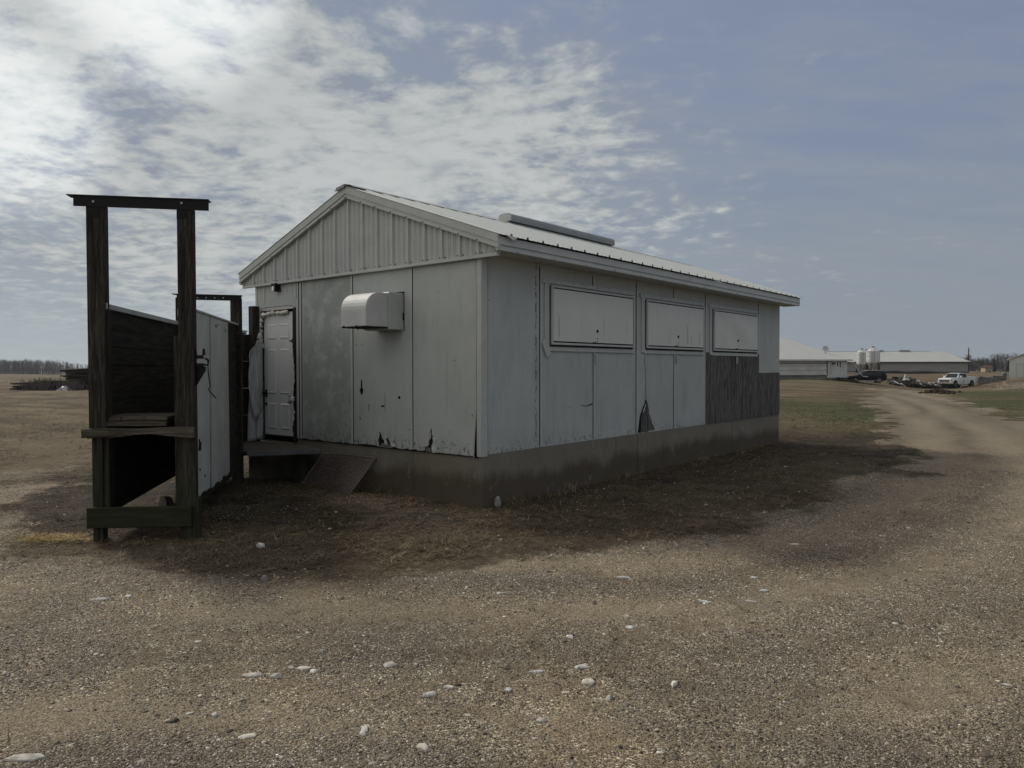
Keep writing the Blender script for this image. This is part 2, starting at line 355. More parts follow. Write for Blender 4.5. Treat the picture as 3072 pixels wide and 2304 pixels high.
def groundmat(g):
    at = g.new('ShaderNodeAttribute', attribute_name='cover'); mg, mn, ms = g.sep(at.outputs['Color']); mt_ = at.outputs['Alpha']
    P = g.pos; dist = g.vm('DISTANCE', P, tuple(CAM)); P2 = g.mapv(P, scale=(1, 1, .2))
    fa = g.sm(dist, 9, 30)
    # gravel: packed river gravel in tan, grey and a few pale stones
    vc = g.voro(P2, 110, out='Color'); vr, vg_, vb = g.sep(vc)
    vd = g.voro(P2, 110); vc2 = g.voro(P2, 38, out='Color'); v2r, v2g, _ = g.sep(vc2); vd2 = g.voro(P2, 38)
    stone = g.ramp(vr, [(0, (.045, .038, .030)), (.35, (.14, .122, .096)), (.7, (.24, .214, .172)), (.92, (.42, .39, .33)), (1, (.75, .72, .66))])
    stone2 = g.ramp(v2r, [(0, (.10, .085, .065)), (.5, (.24, .205, .16)), (.9, (.38, .34, .28)), (1, (.62, .58, .51))])
    big = g.math('MULTIPLY', g.sm(vd2, .02, .30, 1, 0), g.sm(v2g, .72, .8))
    gcol = g.mix(big, stone, stone2)
    dirtn = g.noise(P, .9, 6, .6); dirt2 = g.noise(P, 5.5, 5, .6)
    gcol = g.mix(g.sm(dirt2, .38, .60, .10, .75), gcol, (.165, .138, .104))
    tint = g.ramp(dirtn, [(.3, (.80, .78, .77)), (.5, (1, .98, .95)), (.68, (1.16, 1.08, 1.0))])
    gcol = g.mix(1.0, gcol, tint, 'MULTIPLY')
    gcol = g.mix(g.sm(mt_, .60, .95, 0, .60), gcol, g.mix(g.noise(P, 22, 4, .7), (.135, .114, .087), (.20, .172, .132)))
    farc = g.mix(g.noise(g.mapv(P, scale=(1.0, .22, 1), rot=(0, 0, rad(-8))), .8, 6, .62), (.112, .099, .078), (.205, .182, .145))
    gcol = g.mix(fa, gcol, farc); tk_ = g.ramp(mt_, [(.15, .74), (.5, .98), (.9, 1.20)]); gcol = g.mix(1.0, gcol, tk_, 'MULTIPLY')
    # thatch / dead grass
    st = g.noise(g.mapv(P, scale=(1, 1, 1)), 38, 4, .7, 1.5); st2 = g.noise(P, 1.6, 6, .65); st3 = g.noise(P, 9, 5, .65)
    tcol = g.ramp(st, [(.3, (.036, .028, .018)), (.5, (.12, .092, .058)), (.72, (.30, .24, .155))])
    tcol = g.mix(g.sm(st2, .35, .7), tcol, g.ramp(st3, [(.3, (.055, .042, .027)), (.65, (.20, .155, .098))]))
    ffn = g.noise(g.mapv(P, scale=(.16, .5, 1), rot=(0, 0, YAW)), 1.0, 7, .68)
    tfar = g.ramp(ffn, [(.30, (.038, .029, .018)), (.46, (.092, .071, .043)), (.68, (.19, .152, .094))])
    tcol = g.mix(fa, tcol, tfar)
    gcol2 = g.ramp(g.noise(P, 14, 5, .7), [(.3, (.028, .034, .014)), (.55, (.060, .070, .026)), (.75, (.12, .125, .055))])
    gcol2 = g.mix(g.math('MULTIPLY', fa, .6), gcol2, g.mix(ffn, (.020, .028, .010), (.090, .098, .042)))
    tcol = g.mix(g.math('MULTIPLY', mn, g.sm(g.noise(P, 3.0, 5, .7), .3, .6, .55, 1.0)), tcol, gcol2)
    soil_shade_col = g.ramp(g.noise(P, 30, 5, .7), [(.3, (.006, .005, .004)), (.55, (.018, .014, .010)), (.78, (.060, .050, .037))])  # near-black soil colour, also standing in for shade by the walls
    soil_shade_col = g.mix(g.sm(vd, .05, .35, 1, 0), soil_shade_col, g.mix(g.sm(vg_, .55, .8), soil_shade_col, stone))
    tcol = g.mix(g.math('MULTIPLY', ms, g.sm(g.noise(P, 2.3, 5, .65), .30, .66, 1.0, .55)), tcol, soil_shade_col)
    e = g.math('ADD', mg, g.math('MULTIPLY', g.math('ADD', g.math('SUBTRACT', g.noise(P, 7, 6, .7), .5), g.math('SUBTRACT', g.noise(P, 1.7, 5, .6), .5)), 1.3))
    edge = g.sm(e, .25, .75)
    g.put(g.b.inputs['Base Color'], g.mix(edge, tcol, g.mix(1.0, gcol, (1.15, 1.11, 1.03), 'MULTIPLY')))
    hgt = g.math('ADD', g.math('MULTIPLY', g.sm(vd, .0, .55, 1, 0), .5), g.math('ADD', g.math('MULTIPLY', big, .9), g.math('MULTIPLY', dirt2, .8)))
    ht = g.math('ADD', g.math('MULTIPLY', st, 1.0), g.math('MULTIPLY', st3, 1.8))
    hh = g.new('ShaderNodeMix', data_type='FLOAT'); g.put(hh.inputs[0], edge); g.put(hh.inputs[2], ht); g.put(hh.inputs[3], hgt)
    b1 = g.bump(hh.outputs[0], 1.0, .02)
    g.put(g.b.inputs['Normal'], g.bump(g.noise(P, 2.0, 4, .6), .7, .05, b1))
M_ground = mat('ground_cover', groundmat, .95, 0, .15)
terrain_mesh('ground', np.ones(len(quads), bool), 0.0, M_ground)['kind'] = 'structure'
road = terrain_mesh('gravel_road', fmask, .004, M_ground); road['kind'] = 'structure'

# ------------------------------------------------------------------ materials
def siding(g):
    P = g.obj; x, y, z = g.sep(g.pos)
    n1 = g.noise(P, 1.1, 5, .6); n2 = g.noise(P, 7, 6, .65); fine = g.noise(P, 90, 3, .6)
    dirt = g.noise(g.mapv(P, scale=(2.2, 2.2, .5)), 2.2, 6, .65)
    c = g.mix(g.sm(n1, .3, .7), (.385, .408, .392), (.445, .468, .450))
    c = g.mix(g.math('MULTIPLY', g.sm(dirt, .48, .72), .35), c, (.27, .28, .26))
    k = g.sm(fine, .3, .7, .92, 1.06); c = g.mix(1.0, c, g.comb(k, k, k), 'MULTIPLY')
    # mildewed sheet next to the door
    q = g.math('MULTIPLY', g.math('MULTIPLY', g.sm(x, -3.66, -3.55), g.sm(x, -2.46, -2.40, 1, 0)), g.sm(y, .02, .05, 1, 0))
    mil = g.sm(g.math('ADD', g.noise(P, 3.6, 7, .72), g.math('MULTIPLY', g.noise(P, 45, 3, .7), .35)), .50, .74)
    c = g.mix(g.math('MULTIPLY', g.math('MULTIPLY', q, mil), .45), c, (.14, .15, .13))
    # row of cracked paint on the first long-wall sheet and peppering above the footing
    w = g.math('ABSOLUTE', g.math('SUBTRACT', y, g.math('ADD', 1.03, g.math('MULTIPLY', g.noise(P, 6, 3), .02))))
    ck = g.math('MULTIPLY', g.sm(w, .006, .026, 1, 0), g.sm(g.noise(g.mapv(P, scale=(1, 1, .6)), 22, 5, .8), .47, .53))
    ck = g.math('MULTIPLY', ck, g.sm(x, -.03, -.01))
    lowz = g.math('MULTIPLY', g.sm(z, .66, .84, 1, 0), g.sm(g.noise(g.mapv(P, scale=(1, 1, .35)), 32, 5, .8), .54, .59))
    lowz = g.math('MULTIPLY', lowz, g.sm(g.noise(P, 1.3, 3), .38, .52))
    dots = g.math('MULTIPLY', g.sm(g.voro(P, 3.6), .030, .042, 1, 0), .9)
    bad = g.math('MAXIMUM', g.math('MAXIMUM', ck, lowz), dots)
    c = g.mix(g.math('MULTIPLY', bad, .85), c, (.04, .035, .03))
    str_ = g.math('MULTIPLY', g.sm(g.noise(g.mapv(P, scale=(9, 9, .5)), 1.6, 4, .6), .56, .72), g.sm(z, .7, 2.2, .32, .12))
    c = g.mix(str_, c, (.24, .235, .215))
    g.put(g.b.inputs['Base Color'], c)
    g.put(g.b.inputs['Normal'], g.bump(g.math('ADD', g.noise(P, 60, 3, .6), g.math('MULTIPLY', g.noise(P, 1.8, 3), 4)), .35, .006))
M_siding = mat('weathered_siding_sheet', siding, .55, 0, .35)
M_trim = plain('white_painted_metal', (.435, .45, .432), .42, 0, .07, 4, .4)
def roofm(g):
    n = g.noise(g.obj, 2.2, 5, .6); c = g.mix(n, (.50, .525, .515), (.63, .655, .645))
    g.put(g.b.inputs['Base Color'], g.mix(g.sm(g.noise(g.obj, 9, 5, .7), .55, .75, 0, .3), c, (.35, .35, .33)))
M_roof = mat('white_roof_steel', roofm, .30, .0, .6)
M_ventmetal = plain('grey_vent_metal', (.26, .275, .275), .45, .0, .1, 3)
M_black = plain('black_gap', (.006, .006, .006), .9, 0, .1)
M_screw = plain('dark_screw_head', (.03, .028, .026), .6, .5, .1)
def concrete(g):
    P = g.obj; z = g.sep(g.pos)[2]
    c = g.mix(g.noise(P, 1.4, 6, .65), (.145, .132, .105), (.245, .225, .185))
    k = g.sm(g.noise(P, 60, 4, .7), .3, .7, .86, 1.1); c = g.mix(1.0, c, g.comb(k, k, k), 'MULTIPLY')
    e = g.math('ADD', z, g.math('MULTIPLY', g.math('SUBTRACT', g.noise(g.mapv(P, scale=(1, 1, .3)), 1.6, 5, .7), .5), .6))
    c = g.mix(g.sm(e, .22, .44, .80, 0), c, (.072, .054, .038))        # splashed mud
    c = g.mix(g.math('MULTIPLY', g.sm(g.noise(g.mapv(P, scale=(6, 6, .4)), 2.0, 5, .7), .58, .7), .4), c, (.06, .052, .042))
    pale = g.math('MULTIPLY', g.sm(g.noise(g.mapv(P, scale=(2, 2, 2)), 1.7, 6, .75), .60, .66), .5)
    c = g.mix(pale, c, (.26, .25, .22))
    g.put(g.b.inputs['Base Color'], c)
    g.put(g.b.inputs['Normal'], g.bump(g.math('ADD', g.noise(P, 45, 5, .7), g.noise(P, 5, 3)), .5, .008))
M_concrete = mat('stained_concrete', concrete, .9, 0, .2)
def woodf(c0, c1, axis='z', moss=0.0, sc=1.0):
    def f(g):
        P = g.obj; s = {'z': (14, 14, .9), 'x': (.9, 14, 14), 'y': (14, .9, 14), 'u': (14, 14, 14), 'v': (14, 14, 14)}[axis]
        if axis == 'u':        # grain running along the chute
            P = g.mapv(P, rot=(0, 0, rad(39))); s = (.9, 14, 14)
        if axis == 'v':
            P = g.mapv(P, rot=(0, 0, rad(-45))); s = (.9, 14, 14)
        gr = g.noise(g.mapv(P, scale=tuple(a*sc for a in s)), 2.4, 6, .7, .8)
        fine = g.noise(g.mapv(P, scale=tuple(a*sc for a in s)), 9, 4, .7)
        c = g.ramp(gr, [(.28, tuple(v*.45 for v in c0)), (.45, c0), (.70, c1)])
        k = g.sm(fine, .3, .7, .72, 1.2); c = g.mix(1.0, c, g.comb(k, k, k), 'MULTIPLY')
        if moss: c = g.mix(g.math('MULTIPLY', g.sm(g.math('SUBTRACT', g.noise(g.obj, 3, 4), g.math('MULTIPLY', g.sep(g.pos)[2], .28)), .12, .42), moss), c, (.028, .036, .014))
        g.put(g.b.inputs['Base Color'], c)
        g.put(g.b.inputs['Normal'], g.bump(g.math('ADD', gr, g.math('MULTIPLY', fine, .5)), .7, .006))
    return f
M_post = mat('dark_weathered_timber', woodf((.020, .018, .015), (.080, .071, .058), 'z', .40), .9, 0, .2)
M_plank = mat('dark_weathered_planks', woodf((.020, .017, .014), (.062, .055, .046), 'u', .2), .9, 0, .2)
M_sill = mat('splintered_grey_timber', woodf((.058, .050, .040), (.145, .125, .10), 'v', .1, .8), .9, 0, .2)
M_crossw = mat('mossy_cross_timber', woodf((.020, .019, .013), (.050, .048, .032), 'v', .5), .9, 0, .2)
def ply(g):
    P = g.mapv(g.obj, scale=(1, 7, .62)); gr = g.noise(P, 1.5, 6, .66, 1.1); ln = g.noise(g.mapv(g.obj, scale=(1, 26, 1.6)), 2.0, 5, .7, .8)
    c = g.ramp(gr, [(.30, (.030, .028, .026)), (.42, (.085, .080, .075)), (.52, (.17, .163, .155)), (.58, (.075, .070, .066)), (.70, (.15, .143, .135))])
    c = g.mix(1.0, c, g.ramp(ln, [(.35, .45), (.5, .95), (.7, 1.25)]), 'MULTIPLY')
    g.put(g.b.inputs['Base Color'], c); g.put(g.b.inputs['Normal'], g.bump(ln, .6, .006))
M_plywood = mat('grey_weathered_plywood', ply, .92, 0, .15)
M_iron = plain('black_angle_iron', (.006, .006, .0065), .55, .3, .3, 8)
M_whitepl = plain('dirty_white_panel', (.44, .455, .435), .55, 0, .14, 2.5)
M_cap = plain('pale_cap_strip', (.42, .43, .42), .5, 0, .15, 4)
M_door = plain('white_door_paint', (.62, .63, .615), .45, 0, .06, 3)
M_foam = plain('white_insulation_foam', (.62, .62, .58), .9, 0, .15, 14, .2, .01)
M_knob = plain('black_door_hardware', (.012, .012, .012), .5, .4, .2)
M_rust = plain('rusty_bare_steel', (.12, .095, .085), .7, .2, .5, 25)
M_deck = mat('worn_deck_boards', woodf((.075, .066, .056), (.17, .15, .125), 'x', .1), .9, 0, .2)
M_strip = plain('bare_lumber_strip', (.10, .065, .045), .9, 0, .4, 20)

# ------------------------------------------------------------------ THE SHED
W_, L_, ZS, ZW = 4.8827, 9.8742, .644, 3.026
ZE, ZR, OV = 3.215, 4.185, .33       # roof sheet height at the eave edge and at the ridge, eave overhang
XR = -W_/2
HALF = W_/2 + OV
def zroof(x): return ZR - (ZR-ZE)*abs(x-XR)/HALF
Y0, Y1 = -.11, L_+.30
shed = thing('farm_shed', (XR, L_/2, 0), 'grey white single storey farm shed with ribbed gable and three shuttered openings', 'shed')
b = MB(); b.box(-W_, 0, 0, L_, -.5, ZS-.012); foundation = b.build('foundation', M_concrete, shed, bevel=.012)
b = MB()
for yy in (3.66, 7.32): b.box(-.001, .0025, yy-.004, yy+.004, .02, .62)
b.box(-1.223, -1.217, -.0025, .001, .02, .62); b.build('control_joint', M_black, foundation)
# wall sheets
b = MB(); e_ = .016
xs = [-W_+.0, -4.69, -3.87, -3.66, -2.44, -1.22, -.0]
for i in range(len(xs)-1):
    if i == 1: b.box(xs[i], xs[i+1], -e_, .10, 2.64, ZW+.02)         # above the doorway
    else: b.box(xs[i]+.001, xs[i+1]-.001, -e_, .10, ZS-(.03 if i > 1 else .05), ZW+.02)
b.build('gable_wall', M_siding, shed)
ysheet = [0.0, 1.14, 2.39, 3.62, 4.87, 6.10, 7.39, 8.65, L_]
b = MB()
for i in range(8): b.box(-.10, 0.0+(.003 if i % 2 else 0.0), ysheet[i]+.001+(.101 if i == 0 else 0), ysheet[i+1]-.001, ZS-.01, ZW+.05)
b.build('long_wall', M_siding, shed)
b = MB(); b.box(-W_, -W_+.1, .101, L_, ZS-.01, ZW+.05); b.build('far_side_wall', M_siding, shed)
b = MB(); b.box(-W_+.1, -.1, L_-.1, L_, ZS-.01, ZW+.05); b.build('end_wall', M_siding, shed)
# end gable closing panel
b = MB(); b.prism([(-W_, ZW), (0, ZW), (XR, zroof(XR)-.05)], lambda a, c: (a, L_-.02, c), lambda a, c: (a, L_-.001, c)); b.build('end_gable', M_siding, shed)
# battens
def batten(x0, x1, y0, y1, z0, z1): MB().box(x0, x1, y0, y1, z0, z1).build('batten', M_trim, shed, bevel=.003)
for xb in (-3.66, -2.44, -1.22): batten(xb-.022, xb+.022, -e_-.010, -e_, ZS-.02, 2.985)
batten(-3.80, -3.765, -e_-.012, -e_, 2.74, 2.985); batten(-4.655, -4.62, -e_-.010, -e_, 2.70, 2.985)
batten(-3.735, -3.705, -e_-.013, -e_, ZS, 2.985)
for yb, z0, z1 in ((1.14, ZS, 3.02), (2.39, 2.80, 3.02), (2.40, ZS+.01, 1.905), (3.62, ZS, 3.02), (4.87, 2.80, 3.02), (4.88, ZS+.01, 1.905), (6.10, 1.97, 3.0), (8.65, 2.0, 3.02)):
    batten(.003, .013, yb-.02, yb+.02, z0, z1)
b = MB(); b.box(-.075, .006, -e_-.006, -e_-.0005, ZS-.03, 2.98); b.box(.0035, .0095, -e_-.006, .075, ZS-.03, 2.98); b.build('corner_trim', M_trim, shed)
b = MB(); b.box(-W_-.008, -W_+.05, -e_-.006, -e_-.0005, ZS-.03, 2.98); b.build('corner_trim', M_trim, shed)
# black strips beside the trims, drawn as shadow gaps
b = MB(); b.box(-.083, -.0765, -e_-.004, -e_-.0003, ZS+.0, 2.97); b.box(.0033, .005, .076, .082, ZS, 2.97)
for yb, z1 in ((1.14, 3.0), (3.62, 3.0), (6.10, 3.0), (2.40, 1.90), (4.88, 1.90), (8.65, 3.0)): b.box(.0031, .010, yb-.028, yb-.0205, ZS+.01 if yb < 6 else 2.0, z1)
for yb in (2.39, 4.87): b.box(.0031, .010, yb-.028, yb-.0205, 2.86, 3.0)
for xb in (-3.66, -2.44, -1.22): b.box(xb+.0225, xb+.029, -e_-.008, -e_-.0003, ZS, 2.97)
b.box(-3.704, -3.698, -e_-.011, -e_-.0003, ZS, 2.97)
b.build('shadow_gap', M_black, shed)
# corrugated gable panel: 12 inch ribs with two small ribs between
def prof(t):
    u = t % .3048
    if u < .012: return .030*u/.012
    if u < .040: return .030
    if u < .052: return .030*(1-(u-.040)/.012)
    for c in (.125, .155, .215, .245):
        if abs(u-c) < .010: return .009*(1-abs(u-c)/.010)
    return 0.0
def proflist(t0, t1, ph=0.0):
    ts = {t0, t1}; k = math.floor((t0-ph)/.3048)-1
    while k*.3048+ph < t1:
        for u in (0, .012, .040, .052, .115, .125, .135, .145, .155, .165, .205, .215, .225, .235, .245, .255):
            t = k*.3048+ph+u
            if t0 < t < t1: ts.add(t)
        k += 1
    ts = sorted(ts); return [(t, prof(t-ph)) for t in ts]
GZ0 = 3.005; yg = -.045
pl_ = proflist(-W_-.29, .29, XR-.028)
b = MB(); vs = []; fs = []
for t, hgt in pl_:
    vs += [(t, yg-hgt, GZ0), (t, yg-hgt, max(GZ0+.005, zroof(t)-.045))]
n = len(pl_); fs = [(2*i, 2*i+2, 2*i+3, 2*i+1) for i in range(n-1)]
b.add(vs, fs); b.build('ribbed_gable_panel', M_trim, shed)
b = MB(); b.prism([(-W_-.29, GZ0), (.29, GZ0), (.29, zroof(.29)-.06), (XR, zroof(XR)-.06), (-W_-.29, zroof(.29)-.06)], lambda a, c: (a, yg+.002, c), lambda a, c: (a, yg+.04, c)); b.build('gable_backing', M_siding, shed)
b = MB(); b.box(-W_-.30, .30, yg-.034, yg+.01, GZ0-.030, GZ0+.006); b.box(.290, .300, yg-.030, .0, GZ0+.008, GZ0+.10); b.build('gable_base_trim', M_trim, shed, bevel=.003)
# gable screws
b = MB()
for k in range(-10, 12):
    for dxs in (.072, -.02):
        x = XR-.028+k*.3048+dxs
        if -W_-.25 < x < .26:
            zt = zroof(x)-.05
            b.disc((x, yg-.004 - (0 if dxs > 0 else .0), GZ0+.035), (0, -1, 0), .0085, .006, 6)
            if dxs < 0: continue
b.build('screw_row', M_screw, shed)
# rake trim: stepped fascia along both slopes of the gable
def rake(side, y_out, name='rake_trim'):
    b = MB()
    xe = XR + side*(HALF+.012)
    def band(o0, o1, y0, y1):      # a band measured straight down from the roof line
        p = []
        for x in (xe, XR):
            z = zroof(x)+.012
            p.append((x, z))
        (xa, za), (xc, zc) = p
        q = [(xa, y0, za-o1), (xc, y0, zc-o1), (xc, y1, zc-o1), (xa, y1, za-o1), (xa, y0, za-o0), (xc, y0, zc-o0), (xc, y1, zc-o0), (xa, y1, za-o0)]
        b.hexa(q)
    band(0, .098, y_out, y_out+.05); band(.098, .128, y_out+.014, y_out+.05); band(.128, .162, y_out-.004, y_out+.05)
    return b.build(name, M_trim, shed)
rake(1, Y0); rake(-1, Y0)
b = MB()
for side in (1, -1):
    for k in range(9):
        x = XR + side*(.02+k*.305); 
        if abs(x-XR) < HALF: b.disc((x, Y0-.004, zroof(x)+.012-.150), (0, -1, 0), .0085, .005, 6)
b.build('screw_row', M_screw, shed)
# back rake
b = MB()
for side in (1, -1):
    xe = XR+side*(HALF+.012); b.hexa([(xe, Y1-.03, zroof(xe)-.15), (XR, Y1-.03, ZR-.15), (XR, Y1, ZR-.15), (xe, Y1, zroof(xe)-.15), (xe, Y1-.03, zroof(xe)), (XR, Y1-.03, ZR), (XR, Y1, ZR), (xe, Y1, zroof(xe))])
b.build('rake_trim', M_trim, shed)
# eave fascia and soffit
XE = .33
for sgn, nm in ((1, 'eave_fascia'), (-1, 'eave_fascia')):
    def X(v): return v if sgn > 0 else 2*XR - v
    b = MB(); b.prism([(XE+.010, 3.195), (XE+.014, 3.105), (XE-.004, 3.095), (XE+.000, 3.062), (XE+.016, 3.055), (XE+.016, 3.035), (XE-.03, 3.030), (XE-.03, 3.195)], lambda a, c: (X(a), Y0+.01, c), lambda a, c: (X(a), Y1-.005, c))
    b.build(nm, M_trim, shed)
    b = MB(); b.box(min(X(.0), X(XE-.03)), max(X(.0), X(XE-.03)), 0.0, Y1-.03, 3.034, 3.044); b.build('soffit', M_ventmetal if 0 else M_trim, shed)
b = MB()
for k in range(14): b.disc((XE+.014, .25+k*.72, 3.045), (1, 0, 0), .008, .006, 6)
b.build('screw_row', M_screw, shed)
# roof sheets with the same rib profile
for side in (1, -1):
    b = MB(); pr = proflist(Y0-.008, Y1+.01, .07); vs = []
    xe = XR + side*(HALF+.045)
    for t, hgt in pr:
        for th in (0.0, -.004):
            vs += [(XR, t, ZR+.012+hgt+th), (xe, t, zroof(xe)+.012+hgt+th)]
    n = len(pr); fs = []
    for i in range(n-1):
        a = 4*i; c = 4*(i+1)
        fs += [(a, a+1, c+1, c), (a+2, c+2, c+3, a+3), (a+1, a+3, c+3, c+1)]
    b.add(vs, fs); rf = b.build('roof', M_roof, shed)
    b = MB()
    for row in range(3):
        t = .35 + row*1.05
        x = XR + side*t*1.0
        for k in range(33):
            yy = .07 + k*.3048 + .075
            if yy < Y1: b.disc((x, yy, zroof(x)+.012), (0, 0, 1), .010, .007, 6)
            if yy+.1 < Y1 and row < 2: b.disc((x+.02, yy+.10, zroof(x)+.012), (0, 0, 1), .010, .007, 6)
    b.build('screw_row', M_screw, rf)
# bent first corner of the roof sheet
b = MB(); b.prism([(0, 0), (.06, -.018), (.13, -.040), (.20, -.012), (.20, .004), (0, .010)], lambda a, c: (XR+HALF+.046, Y0+.10+a, zroof(XR+HALF+.04)+.008+c), lambda a, c: (XR+HALF+.052, Y0+.10+a, zroof(XR+HALF+.04)+.005+c)); b.build('bent_roof_edge', M_roof, shed)
# ridge cap
b = MB(); zc = ZR+.038
for side in (1, -1):
    q = [(XR, Y0-.03, zc), (XR+side*.14, Y0-.03, zc-.030), (XR+side*.20, Y0-.03, zc-.062), (XR+side*.20, Y0-.03, zc-.066), (XR+side*.14, Y0-.03, zc-.035), (XR, Y0-.03, zc-.005)]
    b.add(q + [(x, Y1+.02, z) for x, y, z in q], [(0,1,7,6),(1,2,8,7),(3,4,10,9),(4,5,11,10),(2,3,9,8),(0,5,4,1),(1,4,3,2)])
ridge = b.build('ridge_cap', M_trim, shed)
b = MB(); q = [(XR-.19, zc-.075), (XR-.17, zc-.03), (XR, zc-.006), (XR+.02, zc-.02), (XR, zc-.045)]
b.prism(q, lambda a, c: (a, Y0-.031, c), lambda a, c: (a, Y0-.02, c)); b.build('cap_end', M_ventmetal, ridge)
# ridge ventilator hood
b = MB(); zc = ZR-.0; pts = []
for (a, c) in ((-.14, 0), (-.14, .08), (-.125, .115), (-.09, .135), (0, .142), (.09, .135), (.12, .115), (.13, .08), (.13, 0)): pts.append((XR+.06+a*1.0, zc+.02+c))
b.prism(pts, lambda a, c: (a, 3.24, c), lambda a, c: (a, 6.62, c)); hood_ = b.build('ridge_ventilator', M_ventmetal, shed, bevel=.008)
b = MB(); b.prism([(p[0]+(.004 if p[0] > XR+.06 else -.004), p[1]+.003) for p in pts], lambda a, c: (a, 3.232, c), lambda a, c: (a, 3.262, c)); b.build('end_plate', M_trim, hood_)
# ------------------------------------------------------------------ shuttered window openings
def stain(g):
    P = g.obj; c = g.mix(g.noise(P, 2, 5), (.56, .56, .53), (.66, .655, .62))
    v = g.noise(g.mapv(P, scale=(8, 7, .45)), 1.5, 4, .6)
    z = g.sep(g.pos)[2]; band = g.math('MULTIPLY', g.sm(z, 2.05, 2.12), g.sm(z, 2.30, 2.46, 1, 0))
    c = g.mix(g.math('MULTIPLY', g.math('MULTIPLY', g.sm(v, .60, .72), band), .7), c, (.17, .165, .155))
    g.put(g.b.inputs['Base Color'], c)
    g.put(g.b.inputs['Normal'], g.bump(g.noise(P, 2.3, 3), .4, .03))
M_shut = mat('streaked_shutter_panel', stain, .5, 0, .35)
def window(y0, y1, z0, z1, cy, brk_tilt, lbl):
    wd = MB(); t = .055
    # outer frame flange against the wall
    wd.box(.003, .022, y0-.11, y0, z0-.07, z1+.02); wd.box(.003, .020, y1, y1+.03, z0-.07, z1+.02)
    wd.box(.0035, .026, y0-.16, y1+.03, z1+.021, z1+.075); wd.box(.0035, .024, y0-.02, y1+.03, z0-.085, z0-.03)
    w_ = wd.build('window', M_trim, shed, bevel=.003); w_['label'] = lbl
    f = MB(); fx = .060
    f.box(.005, fx, y0, y0+.030, z0, z1); f.box(.005, fx, y1-.030, y1, z0, z1)
    f.box(.005, fx, y0+.030, y1-.030, z1-.030, z1); f.box(.005, fx, y0+.030, y1-.030, z0, z0+.030)
    f.build('frame', M_trim, w_, bevel=.004)
    g2 = MB(); g2.box(.004, .044, y0+.0302, y1-.0302, z0+.0302, z1-.0302)
    g2.box(.0045, .034, y0-.012, y0-.002, z0-.01, z1-.005); g2.box(.0045, .030, y0+.01, y1-.01, z0-.018, z0-.004)
    g2.build('dark_gap', M_black, w_)
    p = MB()
    def surf(u, v):
        a = y0+.044+(y1-y0-.088)*u; c = z0+.050+(z1-z0-.094)*v
        return (.050+.010*math.sin(math.pi*u)*math.sin(math.pi*v)*(1+brk_tilt*math.sin(9*u+4*v)), a, c)
    p.grid(surf, 16, 8)
    p.box(.0445, .0475, y0+.044, y1-.044, z0+.050, z1-.044)
    p.build('shutter', M_shut, w_, smooth=False)
    h = MB(); h.disc((.0555, cy, z0+.215), (1, 0, 0), .022, .009, 12)
    for dy_, dz_ in ((-.09, .055), (-.05, .055), (.0, .065), (.01, .11)): h.disc((.050, cy+dy_, z0+dz_), (1, 0, 0), .009, .008, 8)
    h.build('screw_hole', M_black, w_)
    s_ = MB()
    for k in range(8): s_.disc((.026, y0-.06+k*(y1-y0)/7.2, z1+.048), (1, 0, 0), .009, .005, 6)
    for k in range(8): s_.disc((.022, y0+.05+k*(y1-y0)/7.6, z0-.058), (1, 0, 0), .007, .005, 6)
    s_.build('screw_row', M_screw, w_)
    l = MB(); l.box(.013, .040, cy-.016+.01, cy+.026, z0-.245, z0-.105); l.box(.040, .052, cy-.004, cy+.014, z0-.20, z0-.14)
    l.build('latch', M_trim, w_, bevel=.003)
    return w_
window(1.32, 3.47, 1.985, 2.775, 2.41, 0, 'nearest shuttered opening with vertical dirt streaks')
window(3.86, 5.96, 1.985, 2.765, 4.92, .3, 'middle shuttered opening')
window(6.36, 8.53, 1.985, 2.765, 7.46, 1.6, 'farthest shuttered opening with a buckled panel')
b = MB(); b.box(.0, .03, -.05, .05, -.11, .11, T=lambda x, y, z: (x+.004, 1.235+y*math.cos(.5)-z*math.sin(.5), 1.935+y*math.sin(.5)+z*math.cos(.5))); b.build('loose_bracket', M_trim, shed, bevel=.004)
# plywood repair panels
b = MB(); b.box(.0032, .0165, 6.11, 8.64, ZS-.005, 1.955); b.build('plywood_panel', M_plywood, shed)
b = MB(); b.box(.0032, .0145, 8.645, 9.87, ZS-.012, 1.56); b.build('plywood_panel', M_plywood, shed)
b = MB(); b.box(.0165, .0185, 7.40, 7.406, ZS, 1.95); b.box(.003, .0175, 8.636, 8.648, ZS, 1.95); b.build('panel_seam', M_black, shed)
# broken sheet: hole with bare wood, crack above it
def jag(pts, amp, n=5, seed=1):
    r_ = random.Random(seed); out = []
    for i in range(len(pts)):
        a = pts[i]; c = pts[(i+1) % len(pts)]
        for k in range(n):
            t = k/n; out.append((a[0]+(c[0]-a[0])*t+r_.uniform(-amp, amp)*(k > 0), a[1]+(c[1]-a[1])*t+r_.uniform(-amp, amp)*(k > 0)))
    return out
b = MB(); b.prism(jag([(3.66, .645), (4.20, .655), (4.10, .80), (4.02, .93), (3.93, 1.16), (3.88, 1.0), (3.78, .93), (3.70, .80)], .016, 4, 3), lambda a, c: (.0031, a, c), lambda a, c: (.0055, a, c)); b.build('broken_hole', M_plywood, shed)
b = MB(); b.prism(jag([(3.64, .64), (3.74, .64), (3.76, .90), (3.90, 1.10), (3.91, 1.17), (3.86, 1.10), (3.72, .92)], .012, 3, 5), lambda a, c: (.0056, a, c), lambda a, c: (.0068, a, c))
pth = [(3.915, 1.16), (3.90, 1.30), (3.915, 1.42), (3.885, 1.55), (3.89, 1.66), (3.865, 1.75), (3.875, 1.86)]
